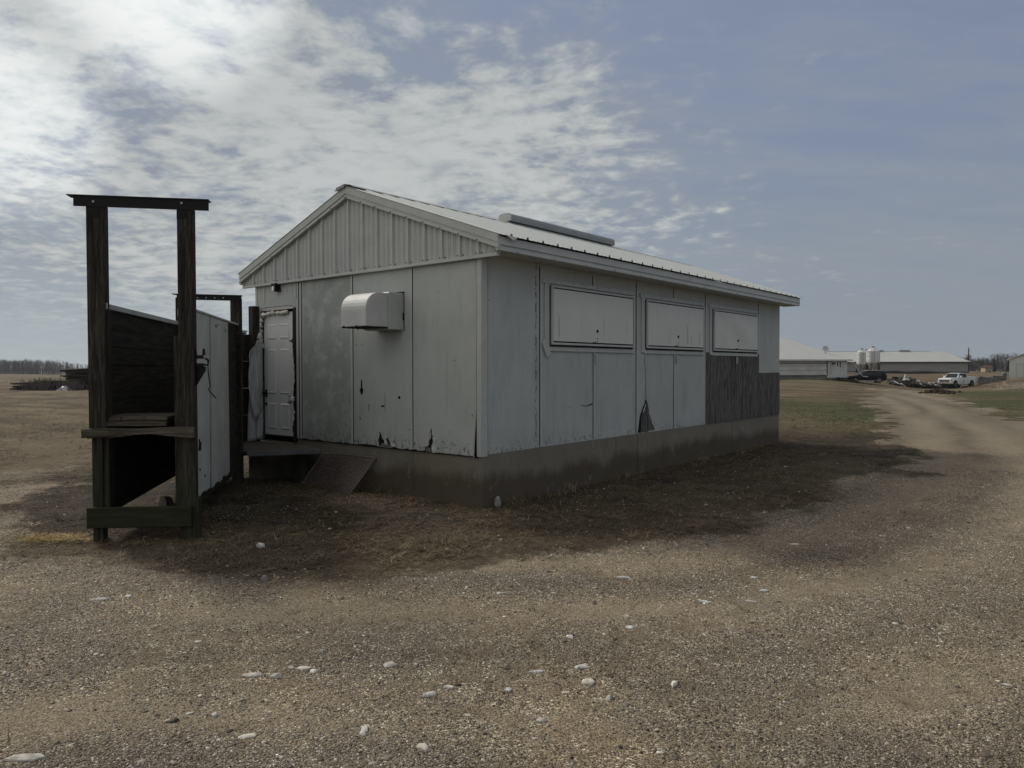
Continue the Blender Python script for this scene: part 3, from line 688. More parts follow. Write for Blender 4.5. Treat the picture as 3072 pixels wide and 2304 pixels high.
for (a, c), (a2, c2) in zip(pth, pth[1:]): b.prism([(a-.006, c), (a+.006, c), (a2+.005, c2), (a2-.005, c2)], lambda p_, q_: (.0031, p_, q_), lambda p_, q_: (.0048, p_, q_))
b.prism(jag([(2.06, 1.145), (2.20, 1.125), (2.36, 1.145), (2.36, 1.165), (2.20, 1.135), (2.07, 1.155)], .004, 3, 9), lambda a, c: (.0031, a, c), lambda a, c: (.005, a, c))
b.build('crack', M_black, shed)
# torn holes low on the gable wall
def gpatch(pts, m_, nm, amp=.01, seed=2, d0=.0003, d1=.0025, n=4):
    b = MB(); b.prism(jag(pts, amp, n, seed), lambda a, c: (a, -e_-d0, c), lambda a, c: (a, -e_-d1, c)); return b.build(nm, m_, shed)
gpatch([(-1.87, .63), (-1.55, .625), (-1.60, .69), (-1.66, .68), (-1.70, .80), (-1.74, .68), (-1.80, .72), (-1.86, .82), (-1.88, .72)], M_black, 'torn_hole', .01, 2)
gpatch([(-1.84, .625), (-1.60, .622), (-1.62, .66), (-1.82, .665)], M_plywood, 'torn_hole', .006, 4, .0026, .004)
gpatch([(-.98, .61), (-.78, .605), (-.79, .72), (-.83, .78), (-.86, .92), (-.87, .78), (-.95, .70)], M_black, 'torn_hole', .010, 6)
gpatch([(-.96, .61), (-.80, .607), (-.80, .665), (-.95, .67)], M_plywood, 'torn_hole', .005, 7, .0026, .004)
gpatch([(-1.00, .66), (-.90, .70), (-.88, .88), (-.96, .86), (-1.02, .74)], M_trim, 'siding_flap', .010, 8, .0003, .012)
def curl(x0, z0, x1, z1, out, nm='siding_flap'):
    b = MB(); b.grid(lambda u, v: (x0+(x1-x0)*u+.012*math.sin(9*v+u), -e_-.0035-out*(u**1.6)*(1-.6*v), z0+(z1-z0)*v), 5, 7); return b.build(nm, M_siding, shed, solid=.003)
curl(-1.90, .635, -1.855, .80, .030); curl(-1.54, .63, -1.60, .74, .028); curl(-.77, .61, -.82, .80, .030); curl(-1.70, .64, -1.735, .78, .02)
b = MB()
for (x, z, w, h) in ((-2.235, 1.44, .012, .075), (-2.235, 1.36, .022, .045), (-2.262, 1.37, .014, .014), (-2.21, 1.372, .014, .014), (-1.79, 1.165, .035, .010), (-1.745, 1.22, .0025, .12), (-1.46, 1.29, .022, .016), (-2.08, 1.13, .004, .05), (-2.27, .98, .006, .02), (-2.34, 2.0, .006, .006), (-2.22, 2.0, .006, .006)):
    b.prism(jag([(x-w, z-h), (x+w, z-h), (x+w, z+h), (x-w, z+h)], min(w, h)*.35, 2, int(abs(x*100))), lambda a, c: (a, -e_-.0003, c), lambda a, c: (a, -e_-.002, c))
for k in range(40):
    x = rng.uniform(-3.6, -.1); z = .64 + abs(rng.gauss(0, .05)) + (0 if rng.random() < .7 else rng.uniform(0, .5)); w = rng.uniform(.002, .008); h = rng.uniform(.004, .02)
    b.prism([(x-w, z-h), (x+w, z-h*.6), (x+w*.5, z+h), (x-w*.8, z+h*.5)], lambda a, c: (a, -e_-.0003, c), lambda a, c: (a, -e_-.0018, c))
b.build('chip_mark', M_black, shed)
# ragged lower edge of the sheets
b = MB(); edge = [(-3.64, .66)]
x = -3.64
while x < -.06: x += rng.uniform(.03, .16); edge.append((min(x, -.06), .606 + rng.choice((0, 0, 0, .012, .02)) + rng.uniform(0, .008)))
poly = [(-3.64, .602)] + [(-.06, .600)] + [(a, c) for a, c in reversed(edge[1:])] + [(-3.64, .618)]
b.prism(poly, lambda a, c: (a, -e_-.0002, c), lambda a, c: (a, -e_-.0012, c)); b.build('ragged_edge', M_black, shed)
# bent open corner flashing at the foot of the near corner
b = MB(); b.hexa([(-.13, -e_-.001, .60), (-.085, -e_-.055, .60), (-.083, -e_-.050, .60), (-.12, -e_-.0005, .60), (-.09, -e_-.001, 1.16), (-.083, -e_-.006, 1.16), (-.082, -e_-.004, 1.16), (-.088, -e_-.0005, 1.16)]); b.build('bent_flashing', M_trim, shed)
b = MB(); b.prism([(-.128, .61), (-.076, .61), (-.076, 1.15)], lambda a, c: (a, -e_-.0004, c), lambda a, c: (a, -e_-.0022, c)); b.build('shadow_gap', M_black, shed)  # black triangle drawn as the shadow behind the flashing
# ------------------------------------------------------------------ fan hood on the gable
b = MB(); b.box(-1.885, -1.375, -.255, -e_, 2.175, 2.655); hood = b.build('vent_hood', M_trim, shed, bevel=.006)
def hp(w0, w1, y_in, y_out, z0, z1, R):
    pts = [(y_in, z0), (y_out, z0), (y_out, z1-R)]
    for k in range(1, 9):
        a = math.pi/2*k/8; pts.append((y_out + R*(1-math.cos(a)), z1-R+R*math.sin(a)))
    pts.append((y_in, z1)); return pts
pts = hp(0, 0, -.256, -.62, 2.205, 2.640, .22)
b = MB(); b.prism(pts, lambda a, c: (-1.900, a, c), lambda a, c: (-1.395, a, c)); cw = b.build('hood_cowl', plain('glossy_white_enamel', (.50, .51, .495), .62, 0, .10, 4, .3), hood, bevel=.007)
b = MB(); b.box(-1.893, -1.402, -.612, -.262, 2.193, 2.2045); b.box(-1.36, -1.350, -e_-.006, -e_-.0004, 2.16, 2.67); b.box(-1.374, -1.360, -e_-.012, -e_-.0004, 2.30, 2.40); b.box(-1.60, -1.352, -e_-.005, -e_-.0003, 2.657, 2.675); b.prism([(-1.86, 2.203), (-1.80, 2.203), (-1.83, 2.225)], lambda a, c: (a, -.625, c), lambda a, c: (a, -.6205, c)); b.prism([(-1.60, 2.203), (-1.56, 2.203), (-1.575, 2.225)], lambda a, c: (a, -.625, c), lambda a, c: (a, -.6205, c))
b.prism([(-1.62, 2.192), (-1.55, 2.192), (-1.575, 2.160)], lambda a, c: (a, -.60, c), lambda a, c: (a, -.59, c)); b.build('dark_opening', M_black, hood)
b = MB(); b.disc((-1.755, -.6205, 2.272), (0, -1, 0), .012, .006, 10); b.build('rivet', M_trim, hood)
# wall lamp beside the door
b = MB(); b.box(-4.30, -4.175, -.115, -e_, 2.955, 2.99); b.box(-4.215, -4.175, -.12, -e_, 2.86, 2.9545); lamp = b.build('wall_lamp', M_knob, shed, bevel=.004)
b = MB(); b.box(-4.300, -4.217, -.105, -e_, 2.865, 2.954); b.build('lamp_lens', plain('frosted_lamp_glass', (.85, .85, .82), .3, 0, .02, 3, .5), lamp, bevel=.012)
# ------------------------------------------------------------------ door
DX0, DX1, DZ0, DZ1 = -4.685, -3.885, .535, 2.545
b = MB(); b.box(DX0, DX1, .000, .040, DZ0, DZ1)
door = b.build('door', M_door, shed, bevel=.004)
b = MB()
def dpanel(x0, x1, z0, z1):
    w = .022
    o = [(x0, z0), (x1, z0), (x1, z1), (x0, z1)]; i_ = [(x0+w, z0+w), (x1-w, z0+w), (x1-w, z1-w), (x0+w, z1-w)]; c_ = [(x0+2*w, z0+2*w), (x1-2*w, z0+2*w), (x1-2*w, z1-2*w), (x0+2*w, z1-2*w)]
    vs = [(a, -.0006, c) for a, c in o] + [(a, -.012, c) for a, c in i_] + [(a, -.007, c) for a, c in c_]
    fs = [(k, (k+1) % 4, 4+(k+1) % 4, 4+k) for k in range(4)] + [(4+k, 4+(k+1) % 4, 8+(k+1) % 4, 8+k) for k in range(4)] + [(8, 9, 10, 11)]
    b.add(vs, fs)
for x0, x1 in ((DX0+.10, DX0+.345), (DX1-.345, DX1-.10)):
    dpanel(x0, x1, 2.13, 2.37); dpanel(x0, x1, 1.27, 1.98); dpanel(x0, x1, .72, 1.13)
b.build('raised_panel', M_door, door)
b = MB(); b.box(DX0+.035, DX0+.085, -.010, -.0006, 1.22, 1.34); b.disc((DX0+.06, -.01, 1.28), (0, -1, 0), .012, .035, 8); b.disc((DX0+.06, -.042, 1.28), (0, -1, 0), .028, .030, 12); b.disc((DX0+.055, -.0006, 1.11), (0, -1, 0), .024, .014, 10); b.build('door_knob', M_knob, door)
b = MB(); b.box(DX1-.09, DX1+.01, -.008, -.0006, 2.085, 2.105); b.box(DX1-.01, DX1+.014, -.014, -.0008, 2.06, 2.13); b.build('hinge', M_knob, door)
MB().box(DX1-.012, DX1+.012, -.014, -.0008, 1.25, 1.33).build('hinge', M_knob, door); MB().box(DX1-.012, DX1+.014, -.014, -.0008, .70, .80).build('hinge', M_knob, door)
b = MB(); b.box(DX0-.045, DX0-.004, -.024, .08, .53, 2.60); b.box(DX1+.016, DX1+.055, -.020, .08, .53, 2.62); b.build('door_jamb', M_post, shed)
b = MB(); b.box(DX0-.04, DX1+.06, -.030, .0, 2.585, 2.63); b.build('door_head', M_trim, shed)
b = MB(); b.prism(jag([(DX0+.10, 2.556), (DX0+.62, 2.560), (DX0+.60, 2.582), (DX0+.14, 2.584)], .006, 5, 2), lambda a, c: (a, -.032, c), lambda a, c: (a, -.012, c)); b.build('rotten_strip', plain('red_brown_rot', (.12, .045, .03), .9, 0, .5, 30), shed)
b = MB(); b.box(DX1+.057, DX1+.105, -.0195, -.002, .56, 2.60); b.build('dark_gap', M_black, shed)
def blobstrip(path, r, seed, nm, mt, par):
    r_ = random.Random(seed); b = MB(); pp = []; rs = []
    for (p0, p1) in zip(path, path[1:]):
        for k in range(7):
            t = k/7; q = Vector(p0).lerp(Vector(p1), t); pp.append(q+Vector((r_.uniform(-1, 1)*r*.5, r_.uniform(-.6, .2)*r, r_.uniform(-1, 1)*r*.5))); rs.append(r*r_.uniform(.4, 1.35))
    b.tube(pp, rs, 7); return b.build(nm, mt, par, smooth=True)
blobstrip([(DX0+.0, -.03, 2.42), (DX0+.03, -.035, 2.52), (DX0+.25, -.03, 2.535), (DX0+.50, -.03, 2.53), (DX0+.74, -.03, 2.545)], .030, 3, 'foam_seal', M_foam, shed)
blobstrip([(DX0-.02, -.03, 1.98), (DX0-.05, -.04, 2.20), (DX0-.03, -.03, 2.40)], .050, 5, 'foam_seal', M_foam, shed)
blobstrip([(DX1+.03, -.04, 2.05), (DX1+.06, -.05, 1.8), (DX1+.07, -.04, 1.5), (DX1+.04, -.05, 1.22), (DX1+.06, -.04, 1.0), (DX1+.05, -.04, .85)], .017, 8, 'torn_seal', M_foam, shed)
blobstrip([(DX1+.03, -.05, 1.26), (DX1+.06, -.05, 1.20), (DX1+.03, -.06, 1.17)], .035, 9, 'torn_seal', M_foam, shed)
# plastic sheet hanging beside the door
def plastic(g):
    g.put(g.b.inputs['Base Color'], g.mix(g.noise(g.pos, 4, 4), (.36, .37, .38), (.62, .63, .63)))
    g.put(g.b.inputs['Alpha'], g.sm(g.noise(g.mapv(g.pos, scale=(3, 3, .6)), 3, 4), .35, .65, .55, .95)); g.put(g.b.inputs['Normal'], g.bump(g.noise(g.mapv(g.pos, scale=(2.5, 2.5, .5)), 5, 5, .6), .9, .08))
M_plastic = mat('clouded_plastic_film', plastic, .35, 0, .5)
b = MB()
def sheet(u, v):
    z = .56+1.60*v; w = (1-max(0, (v-.86)/.14)**1.5)*(1-.12*(1-v))
    return (-4.665+.075*u*w+.014*math.sin(11*u+3*v)*(1-v), -.045-.31*u*w-.03*math.sin(8*u+4*v)*u, z-.03*u)
b.grid(sheet, 18, 26)
o = b.build('plastic_sheet', M_plastic, None, smooth=True, solid=.002); tag(o, 'torn clouded plastic sheet hanging left of the white panelled door', 'plastic sheet')
b = MB()
def sheet2(u, v):
    z = 1.02+1.10*v; wv = .33*math.sin(math.pi*min(1, .10+.55*v))**.7*(1-.6*v**3)
    return (-4.60+.06*u+.02*math.sin(6*v), -.09-wv*u-.02*math.sin(8*u+4*v), z-.14*u*(1-v))
b.grid(sheet2, 12, 20)
o = b.build('plastic_flap', M_plastic, None, smooth=True, solid=.002); tag(o, 'rounded loose flap of pale plastic in front of the torn sheet by the doorway', 'plastic flap')

# ------------------------------------------------------------------ door landing
land = thing('door_landing', (-3.9, -.6, 0), 'low worn wooden landing at the foot of the shed door', 'landing')
PA, PB, PC_, PD, PE = (-3.51, -1.01), (-3.00, -.18), (-3.35, -.03), (-4.95, -.03), (-4.85, -1.15)
b = MB()
poly = [PA, PB, PC_, PD, PE]
b.prism(poly, lambda a, c: (a, c, .485), lambda a, c: (a, c, .52)); b.build('deck', M_deck, land)
b = MB(); ex = Vector((PB[0]-PA[0], PB[1]-PA[1], 0)).normalized(); nx = Vector((ex.y, -ex.x, 0))
p0 = Vector((PA[0], PA[1], .452)) ; p1 = Vector((PB[0], PB[1], .452))
b.hexa([p0, p0+nx*.035, p1+nx*.035, p1, p0+Vector((0,0,.072)), p0+nx*.035+Vector((0,0,.072)), p1+nx*.035+Vector((0,0,.072)), p1+Vector((0,0,.072))]); b.build('front_board', plain('grey_painted_board', (.12, .12, .118), .8, 0, .2, 4), land)
b = MB(); b.box(-4.25, -3.85, -.55, -.2, -.02, .44); b.build('support_block', M_concrete, land, bevel=.01)
MB().box(-3.32, -3.20, -.36, -.24, -.02, .45).build('leg', M_post, land); MB().box(-4.75, -4.6, -.9, -.75, -.02, .484).build('leg', M_post, land)
# ------------------------------------------------------------------ steel grate leaning on the footing
gr_ = thing('floor_grate', (-2.6, -.2, 0), 'rusty metal floor grate leaning against the concrete footing beside the landing', 'grate')
gA, gB, gC, gD = Vector((-3.10, -.40, .03)), Vector((-1.98, -.43, .01)), Vector((-1.93, -.022, .46)), Vector((-3.12, -.022, .44))
def gp(u, v): return gA.lerp(gB, u).lerp(gD.lerp(gC, u), v)
b = MB()
for k in range(25): v = (k+.5)/25; b.tube([gp(0, v), gp(.5, v), gp(1, v)], .0055, 4)
b.build('bearing_bars', M_rust, gr_)
b = MB()
for k in range(27):
    u = (k+.3)/27
    for j in range(25):
        if (j*7+k*3) % 3: b.tube([gp(u+.012*((j % 2)), j/25), gp(u+.012*((j % 2)), (j+1)/25)], .0030, 4, cap=False)
b.build('cross_links', M_rust, gr_)
b = MB(); b.tube([gp(0, 0), gp(0, 1)], .011, 4); b.tube([gp(1, 0), gp(1, 1)], .013, 4); b.tube([gp(0, 1), gp(1, 1)], .008, 4); b.build('frame', M_rust, gr_)

# ------------------------------------------------------------------ LOADING CHUTE
FR = Vector((-1.28, -3.0, 0)); BR = Vector((-3.70, -1.04, 0)); V_ = Vector((.7071, .7071, 0)); WD = .86
U_ = (BR-FR).normalized(); LEN = (BR-FR).length
FLb = .20                       # height of the underside of the walls
def C3(a, bb, z): p = FR + U_*a - V_*bb; return (p.x, p.y, z)   # a along the chute, bb from the right post line to the left
chute = thing('loading_chute', tuple(FR - V_*WD/2), 'tall black weathered timber livestock loading chute with a white panelled side', 'loading chute')
def chbox(a0, a1, b0, b1, z0, z1, nm, mt, par=None, bevel=.006): return MB().box(a0, a1, b0, b1, z0, z1, T=C3).build(nm, mt, par or chute, bevel=bevel)
hw = .08
chbox(-.07, .07, -.117, .030, -.3, 3.25, 'post', M_post); 
lp = chbox(-.07, .08, WD-.145, WD+.015, 1.08, 3.27, 'post', M_post)
chbox(-.05, .09, WD-.098, WD-.002, -.3, 1.06, 'post', M_post)
chbox(LEN-.07, LEN+.07, -.07, .07, -.3, 2.66, 'post', M_post); chbox(LEN-.05, LEN+.09, WD-.19, WD-.05, -.3, 2.66, 'post', M_post)
chbox(-.02, .10, WD-.155, WD-.100, FLb-.05, 2.26, 'stud', M_post); chbox(-.02, .09, .032, .085, FLb-.05, 2.0, 'stud', M_post)
# steel angles across the tops
def angle(a, b0, b1, z0, z1, drop, fl):
    b = MB(); b.hexa([C3(a-.008, b0, z0-drop), C3(a, b0, z0-drop), C3(a, b1, z1-drop), C3(a-.008, b1, z1-drop), C3(a-.008, b0, z0), C3(a, b0, z0), C3(a, b1, z1), C3(a-.008, b1, z1)])
    b.hexa([C3(a-.02, b0-.002, z0+.001), C3(a+fl, b0, z0+.001), C3(a+fl, b1+.06, z1+.001), C3(a-.02, b1+.06, z1+.001), C3(a-.02, b0-.002, z0+.010), C3(a+fl, b0, z0+.010), C3(a+fl, b1+.06, z1+.010), C3(a-.02, b1+.06, z1+.010)])
    return b.build('steel_beam', M_iron, chute)
angle(-.071, -.275, .985, 3.32, 3.345, .100, .11)
bm2 = angle(LEN-.071, -.085, WD-.075, 2.685, 2.70, .070, .09)
b = MB()
for q in (-.02, WD-.06): b.tube([C3(-.078, q, 3.29), C3(-.088, q, 3.29)], .011, 8)
b.build('bolt', M_cap, chute)
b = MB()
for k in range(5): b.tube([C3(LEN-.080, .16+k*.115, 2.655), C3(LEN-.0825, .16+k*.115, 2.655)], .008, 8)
b.build('bolt_hole', M_foam, chute)  # pale discs drawn as daylight showing through bolt holes
b = MB(); b.box(-.074, -.0715, -.055, .03, 3.14, 3.2195, T=C3); b.box(-.074, -.0715, WD-.11, WD-.03, 3.14, 3.2355, T=C3); b.build('bracket_plate', M_iron, chute)
b = MB(); b.box(-.03, .0, WD-.155, WD-.10, 2.26, 2.32, T=C3); b.build('tin_plate', M_cap, chute); b = MB(); b.box(LEN-.074, LEN-.0515, WD-.165, WD-.085, 2.40, 2.50, T=C3); b.build('tin_plate', M_cap, chute)
# plank walls (each wall one mesh of separate boards)
def wall(b0, b1, a0, a1, nm, seed, ztop0, ztop1, par=None, gap=.004, mt=None):
    r_ = random.Random(seed); b = MB(); z = FLb+.02; nb = 11; hB = (2.27-z)/nb
    b.box(a0, a1, b0+.012, b1-.012, z, 2.26, T=C3)
    for i in range(nb):
        z0 = z+i*hB+gap/2; z1 = z+(i+1)*hB-gap/2; j0 = r_.uniform(-.004, .004)
        b.box(a0, a1, b0+j0, b1+j0, z0, z1, T=C3)
    return b.build(nm, mt or M_plank, par or chute, bevel=.004)
wall(WD-.095, WD-.06, .101, LEN-.06, 'side_planks', 1, 2.27, 2.27)
wall(-.010, .028, .075, LEN-.075, 'side_planks', 2, 2.27, 2.27)
chbox(.10, LEN-.05, WD-.118, WD-.05, 2.27, 2.325, 'cap_strip', M_cap, bevel=.004)
chbox(.075, LEN-.072, -.040, .03, 2.275, 2.300, 'cap_strip', M_cap, bevel=.004)
# white panels with a ragged, splintered foot
def cpanel(a0, a1, zb0, zb1, seed, zt0, zt1, skew):
    r_ = random.Random(seed); pts = [(a0, zt0), (a0, zb0)]; a = a0
    while a < a1-.02:
        st_ = r_.uniform(.015, .09); a2 = min(a+st_, a1); zb = zb0+(zb1-zb0)*(a2-a0)/(a1-a0)
        if r_.random() < .35: pts += [(a2-.010, zb+r_.uniform(.0, .03)), (a2-.005, zb+r_.uniform(.05, .22)), (a2, zb)]
        else: pts.append((a2, zb+r_.uniform(-.02, .035)))
        a = a2
    pts += [(a1+skew, zt1)]
    b = MB(); b.prism(pts, lambda p_, q_: C3(p_, -.012, q_), lambda p_, q_: C3(p_, -.030, q_)); return b.build('white_panel', M_whitepl, chute)
cpanel(.075, 1.08, .34, .32, 4, 2.27, 2.27, .05); cpanel(1.19, 2.32, .30, .33, 6, 2.27, 2.27, -.04)
b = MB(); b.prism(jag([(1.07, .36), (1.20, .36), (1.20, 1.3), (1.20, 2.26), (1.12, 2.26), (1.07, 1.3)], .012, 6, 3), lambda p_, q_: C3(p_, -.0105, q_), lambda p_, q_: C3(p_, -.0118, q_)); b.build('dark_gap', M_black, chute)
b = MB(); 
for (a, z, w, h) in ((.55, .86, .07, .07), (.30, .62, .02, .03), (.55, .60, .03, .02), (.42, .54, .015, .015), (.80, .50, .03, .02), (1.5, 2.18, .04, .02), (1.62, 2.20, .02, .015), (2.1, 2.16, .02, .03)):
    b.prism(jag([(a-w, z-h*.6), (a+w*.8, z-h), (a+w, z+h*.5), (a-w*.7, z+h)], min(w, h)*.3, 3, int(a*50)), lambda p_, q_: C3(p_, -.0302, q_), lambda p_, q_: C3(p_, -.0318, q_))
b.build('hole_mark', M_black, chute)
# sill, ramp floor, bottom cross board
r_ = random.Random(12); b = MB(); n = 34; vs = []
for i in range(n+1):
    t = i/n; bb = -.118+(WD+.185)*t; zt = 1.105+.004*math.sin(9*t)-.010*t; base_ = .085-.030*math.sin(math.pi*min(1, max(0, (t-.18)/.55)))**1.5
    th = base_+r_.uniform(-.004, .006)+(.016 if t < .10 else 0)
    for a, z in ((-.122, zt-th), (-.125, zt-.004), (-.071, zt), (-.071, zt-th-.006)): vs.append(C3(a, bb, z))
fs = [(4*i+k, 4*i+(k+1) % 4, 4*(i+1)+(k+1) % 4, 4*(i+1)+k) for i in range(n) for k in range(4)] + [(0, 3, 2, 1), (4*n, 4*n+1, 4*n+2, 4*n+3)]
b.add(vs, fs)
for (p0, p1, z0, z1, w, dp_) in ((.02, .42, 1.030, 1.068, .020, -.128), (.10, .36, 1.018, 1.052, .012, -.120), (.0, .16, 1.015, 1.022, .016, -.110), (.70, .98, 1.048, 1.000, .016, -.122), (.80, 1.02, 1.03, 1.004, .014, -.100), (-.02, .10, 1.04, 1.03, .02, -.127)):
    b.prism([(p0, z0-w), (p1, z1-.001), (p1, z1+.003), (p0, z0+w)], lambda p_, q_: C3(dp_, WD+.02-p_, q_), lambda p_, q_: C3(dp_+.02, WD+.02-p_, q_))
b.build('sill_timber', M_sill, chute)
b = MB()
for b0, b1 in ((.155, .37), (.376, .585), (.592, .755)): b.box(-.02, .62, b0, b1, 1.165, 1.205, T=lambda a, bb, z: C3(a, bb, z-.16*max(a, 0)*0))
b.box(-.06, .05, .155, .76, 1.115, 1.160, T=C3); b.build('step_boards', M_sill, chute, bevel=.004)
b = MB(); b.box(0.05, LEN+.05, .03, WD-.036, 0, 0, T=lambda a, bb, z: C3(a, bb, 1.12-.60*(a/LEN)))
vs = [C3(.63, .155, 1.20), C3(.63, WD-.11, 1.20), C3(LEN+.1, WD-.06, .53), C3(LEN+.1, .035, .53)]; vs2 = [(x, y, z-.05) for x, y, z in vs]
b = MB().hexa(vs2+vs); b.build('ramp_floor', M_plank, chute)
chbox(-.115, -.0715, -.085, WD+.035, .130, .330, 'cross_board', M_crossw)
chbox(-.068, .05, -.150, -.118, -.1, .40, 'post_brace', M_post)
# latch bracket on the front right post with its chain handle
b = MB(); b.box(-.035, .03, -.19, -.086, 1.70, 1.73, T=C3); b.box(-.035, .03, -.19, -.086, 1.775, 1.81, T=C3); b.box(-.04, .035, -.10, -.086, 1.50, 1.82, T=C3)
b.prism([(-.100, 1.50), (-.12, 1.50), (-.215, 1.66), (-.215, 1.70), (-.100, 1.70)], lambda p_, q_: C3(-.012, p_, q_), lambda p_, q_: C3(.012, p_, q_))
for q in (-.12, -.20): b.prism([(q-.014, 1.81), (q+.014, 1.81), (q+.010, 1.865), (q, 1.88), (q-.010, 1.865)], lambda p_, q_: C3(-.02, p_, q_), lambda p_, q_: C3(.0, p_, q_))
b.tube([C3(-.0, -.19, 1.72), C3(0, -.235, 1.71), C3(0, -.24, 1.76), C3(0, -.21, 1.78)], .012, 6)
br = b.build('latch_bracket', M_iron, chute)
b = MB(); b.tube([C3(0, -.235, 1.70), C3(0, -.24, 1.62), C3(0, -.255, 1.50), C3(0, -.235, 1.47), C3(0, -.26, 1.44), C3(0, -.31, 1.38)], .006, 6); b.build('chain', M_iron, br)
# rope loops on the rear right post
b = MB(); pp = [C3(LEN-.10+.03*math.cos(k*.9), -.03+.085*math.sin(k*.9), 2.18-.006*k) for k in range(30)]; b.tube(pp, .010, 5)
b.tube([C3(LEN-.09, -.075, 2.1), C3(LEN-.10, -.09, 1.8), C3(LEN-.09, -.07, 1.5), C3(LEN-.11, -.085, 1.3), C3(LEN-.10, -.08, 1.15)], .009, 5)
o = b.build('rope', plain('dark_frayed_rope', (.06, .052, .042), .95, 0, .3, 30), None); tag(o, 'dark frayed rope looped around and hanging down the rear right chute post', 'rope')
# alley wall from the chute to the shed with light showing between its boards
al = thing('alley_fence', (-4.35, -1.0, 0), 'short black board fence with light slits between the chute and the shed corner', 'fence')
q0 = Vector(C3(LEN+.10, WD-.10, 0)); q1 = Vector((-4.80, -.24, 0)); ed = (q1-q0); L2 = ed.length; ed.normalize(); nn = Vector((-ed.y, ed.x, 0))
def A3(a, bb, z): p = q0+ed*a+nn*bb; return (p.x, p.y, z)
MB().box(-.065, .065, -.06, .06, -.2, 2.66, T=lambda a, bb, z: (-4.765+a, -.125+bb, z)).build('post', M_post, al, bevel=.006)
b = MB(); z = .30
for i in range(9): b.box(0, L2+.06, -.02, .015, z, z+(.2135 if i % 2 else .208), T=A3); z += .213
b.box(0, L2-.02, -.02, .015, z, 2.24, T=A3); b.build('board_panel', M_plank, al)
MB().box(-.02, L2-.02, -.035, .03, 2.245, 2.27, T=A3).build('cap_strip', M_cap, al)

# ================================================================== FAR YARD
fg = Vector((-math.sin(YAW), math.cos(YAW), 0)); rg = Vector((math.cos(YAW), math.sin(YAW), 0))
def frame(origin, ux, uy):
    o = Vector(origin); ux = Vector(ux).normalized(); uy = Vector(uy).normalized()
    return lambda a, b_, z: tuple(o + ux*a + uy*b_ + Vector((0, 0, z)))
# ---- curtain sided barn
M_barnwall = plain('grey_barn_curtain', (.46, .45, .43), .8, 0, .12, .8)
M_barnroof = plain('dull_white_barn_roof', (.38, .385, .37), .5, 0, .06, .5)
M_barnmetal = plain('white_barn_steel', (.52, .53, .51), .5, 0, .08, .8)
M_dark = plain('dark_window', (.01, .01, .011), .5, 0, .1)
M_galv = plain('galvanised_steel', (.55, .56, .555), .35, .25, .06, 1.5, .5)
B1 = frame((-21.45, 94.2, 0), (-.593, -.805, 0), (-.805, .593, 0))
barn = thing('curtain_barn', (-33, 90, 0), 'long low white roofed barn with a wrinkled grey side curtain just behind the shed', 'barn')
zb1, ze1, SP, LB = -.1, 2.50, 15.2, 30.0
b = MB(); b.box(0, LB, 0, .25, zb1-1.5, .62, T=B1); b.box(0, .25, .25, 2*SP, -1.5, .62, T=B1); b.build('foundation', plain('barn_concrete', (.17, .165, .15), .9, 0, .2, 1), barn)
b = MB(); b.box(2.95, LB, .03, .25, .621, 2.5, T=B1); b.build('wall', M_barnwall, barn)
b = MB(); 
for k in range(12): b.box(.02+k*.245, .235+k*.245, -.03, .25, .30, 2.5, T=B1)
b.box(-.02, .25, -.035, 2*SP, .45, 2.5, T=B1); b.build('entry_siding', M_barnmetal, barn)
b = MB()
def cur(u, v):      # sagging curtain gathered at its lower right corner
    a = 3.05+u*9.5; z = .62+v*1.45; dd = math.hypot(u*2.2, (v+.02)*1.0); an = math.atan2(v+.02, u*2.2+.001)
    return B1(a, -.06-.045*math.sin(an*26)*math.exp(-dd*1.1)-.02*math.sin(v*15), z)
b.grid(cur, 70, 22); b.build('side_curtain', M_barnwall, barn, smooth=True)
b = MB(); b.box(3.0, LB, -.10, -.03, 2.06, 2.12, T=B1); b.box(3.0, LB, -.10, -.03, .55, .62, T=B1); b.box(2.9, 3.02, -.08, .0, .6, 2.5, T=B1); b.build('curtain_rail', M_sill, barn)
b = MB(); b.box(1.35, 1.48, -.05, -.031, 1.75, 2.30, T=B1); b.box(.58, .72, -.05, -.031, 1.45, 2.25, T=B1) if 0 else b.box(.95, 1.08, -.05, -.031, 1.60, 2.30, T=B1); b.box(1.95, 2.25, -.25, -.031, 2.02, 2.22, T=B1); b.build('window', M_dark, barn)
b = MB(); b.tube([B1(2.45, -.10, 2.4), B1(2.42, -.10, 1.9), B1(2.5, -.10, 1.5), B1(2.45, -.10, .75)], .05, 6); b.build('downspout', M_trim, barn)
def R1(a, bb): return B1(a, bb, ze1+.12+3.45*min(bb+.35, 2*SP-bb)/SP)
b = MB(); q = [R1(-.55, -.35), R1(-.55, SP), R1(LB, SP), R1(LB, -.35)]; low = [(x, y, z-.10) for x, y, z in q]; b.hexa(low+q)
q = [R1(-.55, SP), R1(-.55, 2*SP), R1(LB, 2*SP), R1(LB, SP)]; low = [(x, y, z-.10) for x, y, z in q]; b.hexa(low+q); roof = b.build('roof', M_barnroof, barn)
b = MB(); b.box(-.55, LB, -.42, -.352, ze1-.06, ze1+.125, T=B1); b.build('eave_fascia', M_barnmetal, barn)
b = MB(); b.prism([(.25, ze1-.05), (SP, ze1+3.4), (2*SP, ze1)], lambda a, c: B1(.02, a, c), lambda a, c: B1(.2, a, c)); b.build('gable_end', M_barnmetal, barn)
